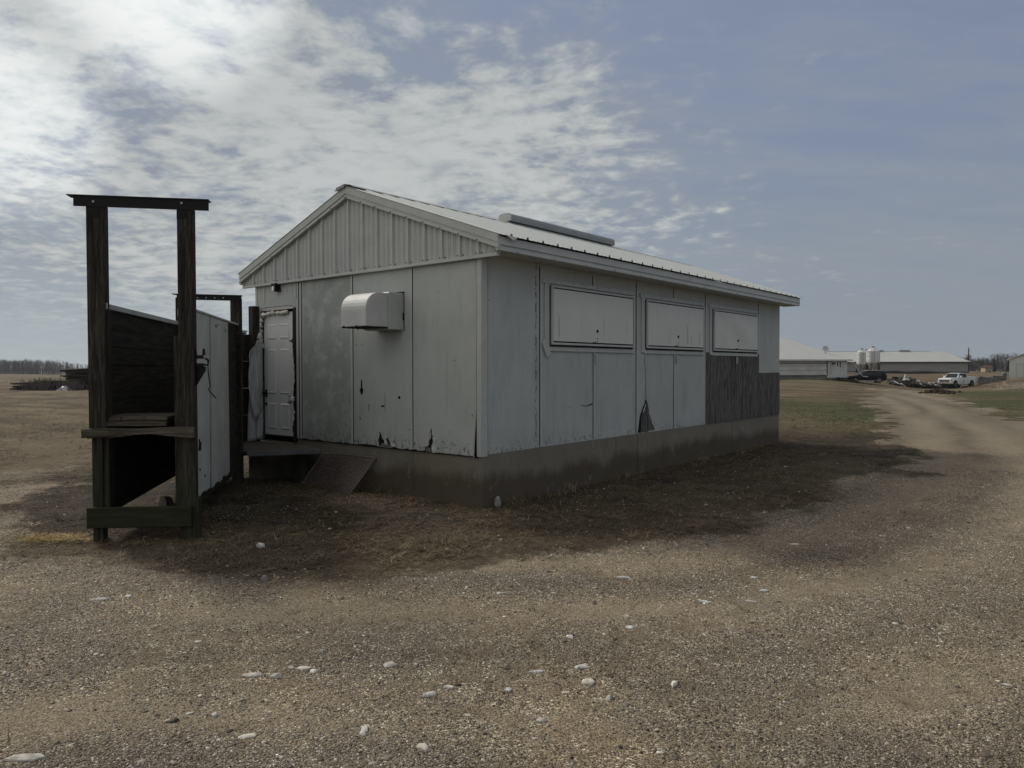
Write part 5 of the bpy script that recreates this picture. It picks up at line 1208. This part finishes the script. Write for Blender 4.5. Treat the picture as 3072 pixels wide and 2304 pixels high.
protos = [scaled_tree(40+i, 10, (.8, 1.1, .6, .95)[i], 1.6, 'bare_tree', (0, 0, 0), None, None) for i in range(4)]
used = set()
def put_tree(i, lat, dp, H, label, group, z=None, wx=1.0):
    p = CAM + fg*dp + rg*lat; t = protos[i] if i not in used else copy_tree(protos[i]); used.add(i)
    t.location = (p.x, p.y, (h0(p.x, p.y) if z is None else z)); s_ = H/10.0; t.scale = (s_*wx, s_*wx, s_); t.rotation_euler = (0, 0, (lat*7.3) % 6.28)
    tag(t, label, 'tree', group); return t
GT = 'bare trees beyond the barns'
tl = [(0, 217, 350, 8.6, 'leafless tree immediately right of the utility pole'), (1, 224, 352, 8.4, 'round crowned leafless tree second right of the pole'), (2, 231, 356, 7.2, 'slender leafless tree between the round crown and the dark evergreen'),
      (3, 246, 372, 7.0, 'low leafless tree just left of the yellow house'), (0, 272, 400, 8.6, 'leafless tree whose crown rises above the yellow house'), (1, 280, 402, 10.0, 'tallest broad leafless tree in the middle of the grove'),
      (2, 287, 406, 9.6, 'tall leafless tree beside the broad middle one'), (3, 294, 405, 9.4, 'leafless tree above the small white house'), (0, 300, 400, 9.8, 'leafless tree left of the white steel shed roof'),
      (1, 307, 404, 10.8, 'tall leafless tree touching the white steel shed roof'), (2, 313, 402, 10.6, 'leafless tree half behind the white steel shed roof'), (3, 208, 345, 5.5, 'short leafless tree against the end of the long barn')]
for i, lat, dp, H, lb in tl: put_tree(i, lat, dp, H, lb, GT)
# dark evergreens: conical crowns of drooping needle sprays
M_conif = plain('dark_evergreen_needles', (.020, .026, .018), .95, 0, .4, .6)
def conifer(lat, dp, H, label, seed):
    r_ = random.Random(seed); p = CAM+fg*dp+rg*lat; z0 = h0(p.x, p.y); t = thing('evergreen_tree', (p.x, p.y, z0), label, 'tree', 'evergreens by the yellow house')
    MB().tube([(p.x, p.y, z0-.3), (p.x, p.y, z0+H*.95)], [.22, .03], 6).build('trunk', M_bark, t)
    b = MB()
    for k in range(520):
        f = r_.random()**.8; z = z0+H*(.08+.9*f); R = (1-f)*H*.27*r_.uniform(.6, 1.05)+.12; a = r_.uniform(0, 6.3); c, s_ = math.cos(a), math.sin(a); w = r_.uniform(.15, .35)
        q = Vector((p.x, p.y, z)); e = q+Vector((c*R, s_*R, -R*.35)); b.add([q, e+Vector((-s_*w, c*w, 0)), e+Vector((0, 0, -.18)), e+Vector((s_*w, -c*w, .1))], [(0, 1, 2), (0, 2, 3), (0, 3, 1)])
    b.build('crown', M_conif, t)
conifer(239, 365, 6.6, 'wide dark evergreen left of the yellow house', 3); conifer(251, 372, 5.9, 'narrow dark evergreen close to the yellow house', 4); conifer(257, 378, 5.6, 'small dark evergreen behind the yellow house', 5)
# thickets behind the trees, one distant mass each side
def woodland(name, segs, n, seed, mt, label):
    r_ = random.Random(seed); b = MB()
    for k in range(n):
        sgm = segs[int(r_.random()*len(segs))]; t = r_.random(); lat = sgm[0]+(sgm[1]-sgm[0])*t; dp = sgm[2]+r_.uniform(0, sgm[5]); p = CAM+fg*dp+rg*lat; z0 = h0(p.x, p.y)-.5
        H = sgm[3]+(sgm[4]-sgm[3])*t; H *= 1.35; H *= .80+.20*math.sin(lat*.13+seed)*math.sin(lat*.041+2) + r_.uniform(-.06, .10)
        wd = r_.uniform(.06, .18); q = Vector((p.x, p.y, z0)); top = q+Vector((r_.uniform(-1, 1), r_.uniform(-1, 1), H)); b.tube([q, q.lerp(top, .5)+Vector((r_.uniform(-.5, .5), r_.uniform(-.5, .5), 0)), top], [wd, wd*.6, .05], 3, cap=False)
        for j in range(14):
            f = r_.uniform(.25, .98); a = q.lerp(top, f); e = a+Vector((r_.gauss(0, 1.1), r_.gauss(0, 1.1), r_.uniform(.4, 2.0)))*(.5+H*.05); b.tube([a, a.lerp(e, .5)+Vector((0, 0, .3)), e], [.05, .04, .02], 3, cap=False)
    o = b.build(name, mt, None); return tag(o, label, 'woodland', kind='stuff')
M_wood1 = plain('far_bare_woodland', (.045, .042, .048), .95, 0, .25, .05)
woodland('woodland', [(-395, -325, 520, 8.5, 8.8, 40), (-330, -270, 560, 8.0, 7.0, 30), (-420, -390, 525, 8.4, 8.6, 30), (-332, -255, 590, 11.5, 12.8, 60), (-300, -200, 600, 12.4, 12.0, 60), (-270, -150, 620, 12, 12, 30)], 4200, 9, M_wood1, 'distant line of bare trees along the left horizon')
woodland('woodland', [(205, 235, 410, 4.5, 5.0, 30), (235, 268, 420, 4.5, 5.2, 30), (262, 330, 425, 6.8, 8.5, 40), (330, 420, 430, 8, 8, 30), (120, 210, 440, 4.0, 4.5, 30)], 2600, 12, M_wood1, 'bare thicket filling the skyline between the long barn and the white steel shed')
def ridge(a0, a1, r, hh_, name):
    b = MB(); n = 160
    vs = []; 
    for i in range(n+1):
        a = rad(a0+(a1-a0)*i/n); hgt = hh_*(.7+.3*math.sin(a*9+1)+.15*math.sin(a*31)); 
        for rr, z in ((r-200, -12), (r, hgt), (r+300, hgt*.6), (r+700, -20)): vs.append((CAM.x+rr*math.sin(a), CAM.y+rr*math.cos(a), z))
    fs = [(4*i+k, 4*(i+1)+k, 4*(i+1)+k+1, 4*i+k+1) for i in range(n) for k in range(3)]
    b.add(vs, fs); o = b.build(name, plain('hazy_far_hills', (.085, .085, .088), .95, 0, .2, .01), None, smooth=True); o['kind'] = 'structure'
ridge(-180, 180, 1850, 2.0, 'hills')
# ---- houses beyond the field
def house(lat, dp, w, dpt, hw_, rise, mt, rm, label, name, wins, rot=0.0):
    p = CAM+fg*dp+rg*lat; z0 = h0(p.x, p.y)-.2; ang = YAW+rot; ux = Vector((math.cos(ang), math.sin(ang), 0)); uy = Vector((-ux.y, ux.x, 0)); F = frame((p.x, p.y, z0), ux, uy)
    t = thing(name, (p.x, p.y, z0), label, 'house'); b = MB(); b.box(-w/2, w/2, 0, dpt, 0, hw_, T=F); b.build('wall', mt, t)
    b = MB(); b.prism([(-.4, hw_), (dpt+.4, hw_), (dpt/2, hw_+rise)], lambda a, c: F(-w/2-.4, a, c), lambda a, c: F(w/2+.4, a, c)); b.build('roof', rm, t)
    for (x, z, ww, wh) in wins: MB().box(x-ww/2, x+ww/2, -.08, -.002, z, z+wh, T=F).build('window', M_dark, t)
    return t
M_brown = plain('brown_shingles', (.085, .05, .04), .9, 0, .2, 1)
house(220.4, 340, 3.4, 3.2, 2.3, .9, plain('yellow_house_wall', (.36, .30, .20), .8, 0, .1, 1), M_brown, 'tan yellow two storey house with a brown roof in front of the grove', 'yellow_house', ((-1.1, 1.4, .45, .5), (0, 1.4, .45, .5), (1.1, 1.4, .45, .5), (-1.0, .35, .45, .5), (.3, .0, 1.0, .8)))
house(226.0, 340, 1.6, 1.6, 1.05, .5, plain('white_house_wall', (.42, .42, .41), .8, 0, .1, 1), M_brown, 'small white outbuilding right of the yellow house', 'small_white_house', ((-.4, .4, .3, .4),), .3)

# ================================================================== LOOSE STONES, GRAVEL, STRAW
def rock(name, x, y, sx, sy, sz, rz_, mt, label, group=None, seed=0, cat='stone', sink=.9):
    r_ = random.Random(seed+int(abs(x*1000))+int(abs(y*1777))); b = MB(); n = 7; vs = []
    base = [r_.uniform(.50, 1.15) for _ in range(n)]
    for lv, (k_, z) in enumerate(((.80, -sink), (1.0, .10), (.90, .55), (.52, .92))):
        for i in range(n):
            a = 2*math.pi*i/n; q = k_*base[i]*r_.uniform(.93, 1.07); vs.append((sx/2*q*math.cos(a), sy/2*q*math.sin(a), sz*(z+r_.uniform(-.1, .1))))
    vs.append((0, 0, sz*.98)); fs = [(lv*n+i, lv*n+(i+1) % n, (lv+1)*n+(i+1) % n, (lv+1)*n+i) for lv in range(3) for i in range(n)] + [(3*n+i, 3*n+(i+1) % n, 4*n) for i in range(n)]
    o = b.add(vs, fs).build(name, mt, None); o.location = (x, y, hg(x, y)+.006); o.rotation_euler = (0, 0, rz_); return tag(o, label, cat, group)
def stonef(g):
    c = g.ramp(g.noise(g.obj, 30, 6, .7), [(.32, (.30, .29, .26)), (.48, (.52, .51, .475)), (.66, (.74, .725, .69))]); g.put(g.b.inputs['Base Color'], c)
    g.put(g.b.inputs['Normal'], g.bump(g.noise(g.obj, 60, 5, .7), .8, .006))
M_lime = mat('pale_limestone', stonef, .9, 0, .2)
M_lime2 = plain('dusty_limestone', (.40, .38, .335), .9, 0, .35, 30)
M_lime3 = plain('cream_limestone', (.52, .49, .42), .9, 0, .3, 30)
M_tanst = plain('tan_field_stone', (.13, .10, .08), .9, 0, .25, 40)
M_dkst = plain('dark_field_stone', (.055, .052, .05), .9, 0, .25, 40)
GS = 'pale limestone pieces scattered on the gravel'
ST = [(2.30, -5.47, .16, .075, .022, .7, 'largest flat pale stone, lying apart nearest the viewer'), (2.25, -4.39, .125, .06, .02, .75, 'left of the two bluish flat stones lying side by side'), (2.37, -4.31, .085, .055, .032, .5, 'chunky bluish stone just right of the long flat one'),
 (2.39, -4.15, .075, .04, .016, .8, 'thin pale chip above and right of the chunky bluish stone'), (2.33, -4.19, .06, .04, .018, .3, 'cream rounded stone between the bluish stone and the thin chip'), (2.47, -4.14, .05, .045, .018, 1.2, 'small grey flat stone right of the bluish pair'),
 (2.83, -4.76, .13, .045, .015, 1.1, 'long narrow pale stone low in the left foreground'), (2.29, -3.95, .045, .03, .03, 1.2, 'small bright white upright chip left of centre'), (2.51, -4.74, .035, .03, .02, .2, 'tiny bright white double pebble in the left foreground'),
 (2.57, -3.83, 0, 0, 0, 0, None), (2.73, -3.82, .085, .07, .018, 2.2, 'flat pale stone alone near the picture centre'), (3.16, -3.93, .11, .035, .02, 1.15, 'long wedge shaped pale stone below the lone centre one'), (3.18, -3.81, .06, .035, .018, .8, 'small pale stone right of the wedge shaped one'),
 (3.44, -3.64, .04, .04, .02, .4, 'small white triangular chip centre right'), (3.42, -3.37, .08, .025, .015, .95, 'thin sliver of pale stone centre right'), (3.58, -3.16, .085, .05, .022, 1.0, 'pointed pale stone, upper of the bright pair right of centre'),
 (3.71, -3.30, .08, .065, .025, 2.4, 'rough bright stone, lower of the bright pair right of centre'), (4.07, -3.02, .09, .045, .024, 2.1, 'broad pitted pale stone farthest right of the main scatter'), (3.89, -3.38, .045, .05, .03, .3, 'dull chalky lump between the bright pair and the pitted stone'),
 (3.26, -2.82, .07, .05, .018, 2.3, 'pale leaf shaped stone above the bright pair'), (3.46, -2.44, .065, .05, .02, .2, 'grey white double stone with a small one behind it'), (3.32, -2.25, .045, .03, .02, .4, 'little white stone just behind the grey white double'),
 (3.60, -1.64, .09, .05, .022, .4, 'wide white stone, left of the farther row'), (3.85, -1.42, .10, .035, .018, .4, 'wide white stone, middle of the farther row'), (3.82, -1.11, .08, .045, .018, .9, 'pale stone behind the middle of the farther row'), (3.64, -.85, .10, .04, .018, .6, 'farthest flat white stone at the edge of the shade'),
 (2.35, -2.43, .085, .04, .020, .8, 'tan white stone between the centre and the dead grass edge'), (2.84, -1.50, .14, .03, .018, .65, 'long pale sliver far out near the middle right'), (.20, -4.37, .10, .035, .025, 1.0, 'pale stone left of the chute foot in the gravel'), (.28, -4.20, .06, .04, .02, .4, 'cream oval stone just right of the pale one by the chute'),
 (3.20, -4.38, .09, .05, .018, 2.2, 'blueish speckled stone bottom centre left'), (3.53, -4.32, .085, .055, .024, .2, 'white blocky stone nearest the bottom edge centre'), (5.42, -1.89, .060, .028, .012, .2, 'bright white chip alone on the far right gravel'), (3.50, .53, .11, .03, .014, .5, 'flat pale sliver inside the shade on the drive'),
 (3.77, -3.78, .05, .035, .015, .7, 'pale dusty stone right of the blocky one')]
for q in ST:
    if q[6]: rock('pale_stone', q[0], q[1], q[2]*1.08, q[3]*1.08, q[4]*.62, q[5], (M_lime, M_lime2, M_lime, M_lime3)[int(q[0]*100) % 4], q[6], GS)
rock('corner_stone', .07, .20, .10, .08, .12, .4, plain('grey_limestone', (.25, .25, .235), .9, 0, .25, 25), 'upright pale stone resting against the footing by the near corner')
rock('field_stone', -3.15, -2.35, .28, .20, .13, .6, M_tanst, 'rounded brown boulder under the loading chute')
rock('pale_stone', -.35, -2.75, .12, .07, .04, .5, M_lime, 'pale stone in the shade right of the front chute post')
rock('pale_stone', .70, -3.35, .10, .08, .04, .9, plain('grey_cobble', (.17, .16, .15), .9, 0, .2, 40), 'dull grey cobble in the shaded soil in front of the chute', None)
rock('brick_piece', -.95, -.28, .10, .07, .05, .3, plain('faded_red_brick', (.20, .07, .05), .9, 0, .2, 40), 'faded red brick fragment by the footing', cat='brick')
b = MB(); r_ = random.Random(2)
for k in range(900):
    u, v = r_.gauss(0, .42), r_.gauss(0, .30); x = -2.22+.42*u*rg.x+.26*v*fg.x; y = -3.86+.42*u*rg.y+.26*v*fg.y; z = hg(x, y) if k % 6 == 0 else z
    a = r_.uniform(0, 6.3); L = r_.uniform(.03, .09); b.tube([(x, y, z+.012+r_.uniform(0, .02)), (x+L*math.cos(a), y+L*math.sin(a), z+.012+r_.uniform(0, .03))], .0016, 3, cap=False)
o = b.build('straw', plain('golden_straw', (.50, .38, .19), .8, 0, .2, 30), None); tag(o, 'small patch of golden straw at the foot of the front left chute post', 'straw', kind='stuff')

# gravel and straw spread over the ground by geometry nodes (nobody could count them)
def pebble_mesh(name, seed, flat=.6):
    r_ = random.Random(seed); me = bpy.data.meshes.new(name)
    import bmesh
    bm = bmesh.new(); bmesh.ops.create_icosphere(bm, subdivisions=2, radius=.5)
    ph = [r_.uniform(0, 6) for _ in range(3)]
    for v in bm.verts:
        c = v.co; k = 1+.16*math.sin(c.x*6+ph[0])+.14*math.sin(c.y*7+ph[1])+.10*math.sin(c.z*8+ph[2]); v.co = Vector((c.x*k, c.y*k*.78, c.z*k*flat))
    bm.to_mesh(me); bm.free(); me.polygons.foreach_set('use_smooth', [True]*len(me.polygons)); return me
def blade_mesh(name, seed, up=.25, n=1, w=.03):
    r_ = random.Random(seed); b = MB()
    for k in range(n):
        a = r_.uniform(0, 6.3); L = r_.uniform(.6, 1.0); e = up*r_.uniform(.5, 1.4); x0, y0 = r_.gauss(0, .12)*(n > 1), r_.gauss(0, .12)*(n > 1)
        p = [Vector((x0, y0, 0))]; dd = Vector((math.cos(a), math.sin(a), e*2)).normalized()
        for j in range(3): p.append(p[-1]+dd*L/3); dd = (dd+Vector((r_.uniform(-.25, .25), r_.uniform(-.25, .25), -.35*e))).normalized()
        s_ = Vector((-math.sin(a), math.cos(a), 0)); ww = [w, w*.8, w*.55, w*.1]
        vs = []
        for q, h_ in zip(p, ww): vs += [q-s_*h_/2, q+s_*h_/2]
        b.add(vs, [(2*i, 2*i+1, 2*i+3, 2*i+2) for i in range(3)])
    me = bpy.data.meshes.new(name); me.from_pydata([tuple(v) for v in b.v], [], b.f); me.update(); return me
def inst_mat(name, ramp, rough=.9):
    def f(g):
        oi = g.new('ShaderNodeObjectInfo'); at = g.new('ShaderNodeAttribute', attribute_name='tone', attribute_type='INSTANCER')
        g.put(g.b.inputs['Base Color'], g.ramp(at.outputs['Fac'], ramp))
    return mat(name, f, rough, 0, .2)
def scatter(name, pts, scales, tones, protos_, label, cat, tilt=.5, zoff=0.0):
    me = bpy.data.meshes.new(name); o = link(bpy.data.objects.new(name, me))
    me.vertices.add(len(pts)); me.vertices.foreach_set('co', pts.astype(np.float32).ravel())
    for nm, arr in (('sc', scales), ('tone', tones), ('rz', NR.uniform(0, 6.283, len(pts))), ('rx', NR.uniform(-tilt, tilt, len(pts)))):
        a = me.attributes.new(nm, 'FLOAT', 'POINT'); a.data.foreach_set('value', arr.astype(np.float32))
    idx = me.attributes.new('pick', 'INT', 'POINT'); idx.data.foreach_set('value', NR.randint(0, len(protos_), len(pts)).astype(np.int32))
    c = bpy.data.collections.new(name+'_kinds')
    for i, (pm, mm) in enumerate(protos_):
        pm.materials.append(mm) if not len(pm.materials) else None
        po = bpy.data.objects.new('%s_kind_%d' % (name, i), pm); c.objects.link(po)
    t = bpy.data.node_groups.new(name, 'GeometryNodeTree')
    t.interface.new_socket('Geometry', in_out='INPUT', socket_type='NodeSocketGeometry'); t.interface.new_socket('Geometry', in_out='OUTPUT', socket_type='NodeSocketGeometry')
    gi = t.nodes.new('NodeGroupInput'); go = t.nodes.new('NodeGroupOutput'); ip = t.nodes.new('GeometryNodeInstanceOnPoints'); ci = t.nodes.new('GeometryNodeCollectionInfo')
    ci.inputs['Collection'].default_value = c; ci.inputs['Separate Children'].default_value = True; ci.inputs['Reset Children'].default_value = True
    def na(nm, tp='FLOAT'):
        n = t.nodes.new('GeometryNodeInputNamedAttribute'); n.data_type = tp; n.inputs['Name'].default_value = nm; return n.outputs[0]
    cx = t.nodes.new('ShaderNodeCombineXYZ'); t.links.new(na('rx'), cx.inputs[0]); t.links.new(na('rz'), cx.inputs[2])
    m2p = t.nodes.new('GeometryNodeMeshToPoints')
    t.links.new(gi.outputs[0], m2p.inputs['Mesh']); t.links.new(m2p.outputs[0], ip.inputs['Points']); t.links.new(ci.outputs[0], ip.inputs['Instance']); ip.inputs['Pick Instance'].default_value = True
    t.links.new(na('pick', 'INT'), ip.inputs['Instance Index']); t.links.new(cx.outputs[0], ip.inputs['Rotation']); t.links.new(na('sc'), ip.inputs['Scale'])
    t.links.new(ip.outputs[0], go.inputs[0]); md = o.modifiers.new('spread', 'NODES'); md.node_group = t
    return tag(o, label, cat, kind='stuff')
def sample(n, rmin, rmax, spread=41, power=1.0):
    a = np.radians(head + NR.uniform(-spread, spread, n)); r = (rmin**(2-power)+NR.rand(n)*(rmax**(2-power)-rmin**(2-power)))**(1/(2-power)) if power != 2 else rmin*np.exp(NR.rand(n)*np.log(rmax/rmin))
    x = CAM.x+r*np.sin(a); y = CAM.y+r*np.cos(a); k = ~((x > -W_-.02) & (x < .02) & (y > -.02) & (y < L_+.02)); return x[k], y[k], r[k]
PEB = [(pebble_mesh('pebble_%d' % i, i), None) for i in range(5)]
M_peb = inst_mat('pebble_mix', rough=.6, ramp=[(0, (.030, .025, .020)), (.28, (.108, .092, .071)), (.55, (.225, .194, .152)), (.80, (.37, .33, .27)), (.93, (.62, .575, .50)), (1, (.90, .87, .80))])
x, y, r = sample(850000, 2.3, 14, 41, 1.5); g_, gn, sl_ = masks(x, y)
dens = np.clip(fbm(x*1.6, y*1.6, 61, 4)*1.2+.62, .12, 1)*np.where(g_ > .5, 1, .30+.1*sl_)*(1-.85*np.clip(tracks(x, y), 0, 1)); k = NR.rand(len(x)) < dens; x, y, r, g_ = x[k], y[k], r[k], g_[k]
s_ = np.exp(NR.normal(math.log(.0056), .40, len(x)))*(1+r*.02); s_ = np.clip(s_, .0035, .034)
z = hz_(x, y)+.004+s_*.08; tones = np.clip((NR.beta(1.5, 2.0, len(x)) + fbm(x*.8, y*.8, 71, 3)*.16)*np.where(g_ > .5, 1, .72), 0, 1)
scatter('gravel_pebbles', np.stack([x, y, z], -1), s_, tones, [(a, M_peb) for a, _ in PEB], 'loose tan and grey river gravel covering the yard', 'gravel')
x, y, r = sample(5200, 2.4, 16, 41, 1.2); s_ = np.clip(np.exp(NR.normal(math.log(.020), .35, len(x))), .012, .055)
scatter('larger_pebbles', np.stack([x, y, hz_(x, y)+.003], -1), s_, np.clip(NR.beta(1.6, 1.8, len(x)), 0, .93), [(pebble_mesh('cobble_%d' % i, 20+i, .42), M_peb) for i in range(4)], 'larger rounded pebbles lying loose among the gravel', 'pebbles', .25)
# dead straw and thatch in the verge
M_bl = inst_mat('dead_blade_mix', [(0, (.05, .036, .022)), (.5, (.17, .130, .080)), (.85, (.38, .31, .20)), (1, (.66, .57, .42))])
BL = [(blade_mesh('blade_%d' % i, 100+i, .16, 5, .040), M_bl) for i in range(6)]
x, y, r = sample(230000, 3.5, 26, 41, 1.3); g_, gn, sl_ = masks(x, y); dn = np.clip(1.12-g_*1.05, 0, 1)**1.5*np.clip(fbm(x*1.1, y*1.1, 81, 4)*2.6+.50, .03, 1)*(1-.40*sl_); k = NR.rand(len(x)) < dn; x, y, r = x[k], y[k], r[k]
scatter('dead_grass', np.stack([x, y, hz_(x, y)+.006], -1), np.clip(np.exp(NR.normal(math.log(.070), .42, len(x))), .02, .18), NR.beta(1.5, 2.5, len(x))*(1-.30*masks(x, y)[2]), BL, 'flattened dead grass and straw lying around the shed', 'dead grass', .2)  # blade tones lowered near the walls too, adding to their shade
M_tf = inst_mat('tuft_mix', [(0, (.04, .033, .02)), (.45, (.115, .092, .052)), (.8, (.050, .058, .022)), (1, (.075, .088, .034))])
TF = [(blade_mesh('tuft_%d' % i, 200+i, .9, 14, .022), M_tf) for i in range(4)]
x, y, r = sample(60000, 7, 55, 40, 1.6); g_, gn, sl_ = masks(x, y); dn = (1-g_)*np.clip(.30+gn*.8+fbm(x*.6, y*.6, 91, 4)*.6-.3*sl_, .02, 1); k = NR.rand(len(x)) < dn; x, y, r, gn = x[k], y[k], r[k], gn[k]
scatter('grass_tufts', np.stack([x, y, hz_(x, y)-.004], -1), np.clip(np.exp(NR.normal(math.log(.055), .4, len(x))), .02, .14), np.clip(NR.beta(2, 3, len(x))*.8+gn*.55, 0, 1), TF, 'short tufts of tan and green grass in the field', 'grass', .2)
# thin spring haze over the fields
hb = MB().box(-2950, 2950, -2950, 2950, -30, 20).build('haze', bpy.data.materials.new('haze_air'), None); hb['kind'] = 'stuff'
hm = hb.data.materials[0]; hm.use_nodes = True; g = N(hm.node_tree); hm.node_tree.nodes.clear()
ho = g.new('ShaderNodeOutputMaterial'); hv = g.new('ShaderNodeVolumePrincipled'); hv.inputs['Density'].default_value = HAZE
hv.inputs['Color'].default_value = (.86, .90, .95, 1); hv.inputs['Anisotropy'].default_value = .3; g.l.new(hv.outputs[0], ho.inputs['Volume'])
# weeds and stems against the footing
n_ = 900; t_ = NR.rand(n_)*14.8; along = np.where(t_ < 9.9, t_, 0); wx_ = np.where(t_ < 9.9, .03+np.abs(NR.normal(0, .14, n_)), -(t_-9.9)); wy_ = np.where(t_ < 9.9, along, -.03-np.abs(NR.normal(0, .12, n_)))
k = NR.rand(n_) < np.clip(fbm(wx_*1.3+3, wy_*1.3, 99, 4)*2.2+.45, .05, 1); wx_, wy_ = wx_[k], wy_[k]
scatter('footing_weeds', np.stack([wx_, wy_, hz_(wx_, wy_)-.004], -1), np.clip(np.exp(NR.normal(math.log(.085), .45, len(wx_))), .03, .22), NR.beta(1.6, 2.6, len(wx_)), [(blade_mesh('weed_%d' % i, 300+i, 1.3, 9, .020), M_bl) for i in range(3)], 'dry weed stems growing against the shed footing', 'weeds', .2)
for o in bpy.data.objects:
    if o.name == 'ground': o['label'] = 'bare ground, dead grass and green patches around the shed'
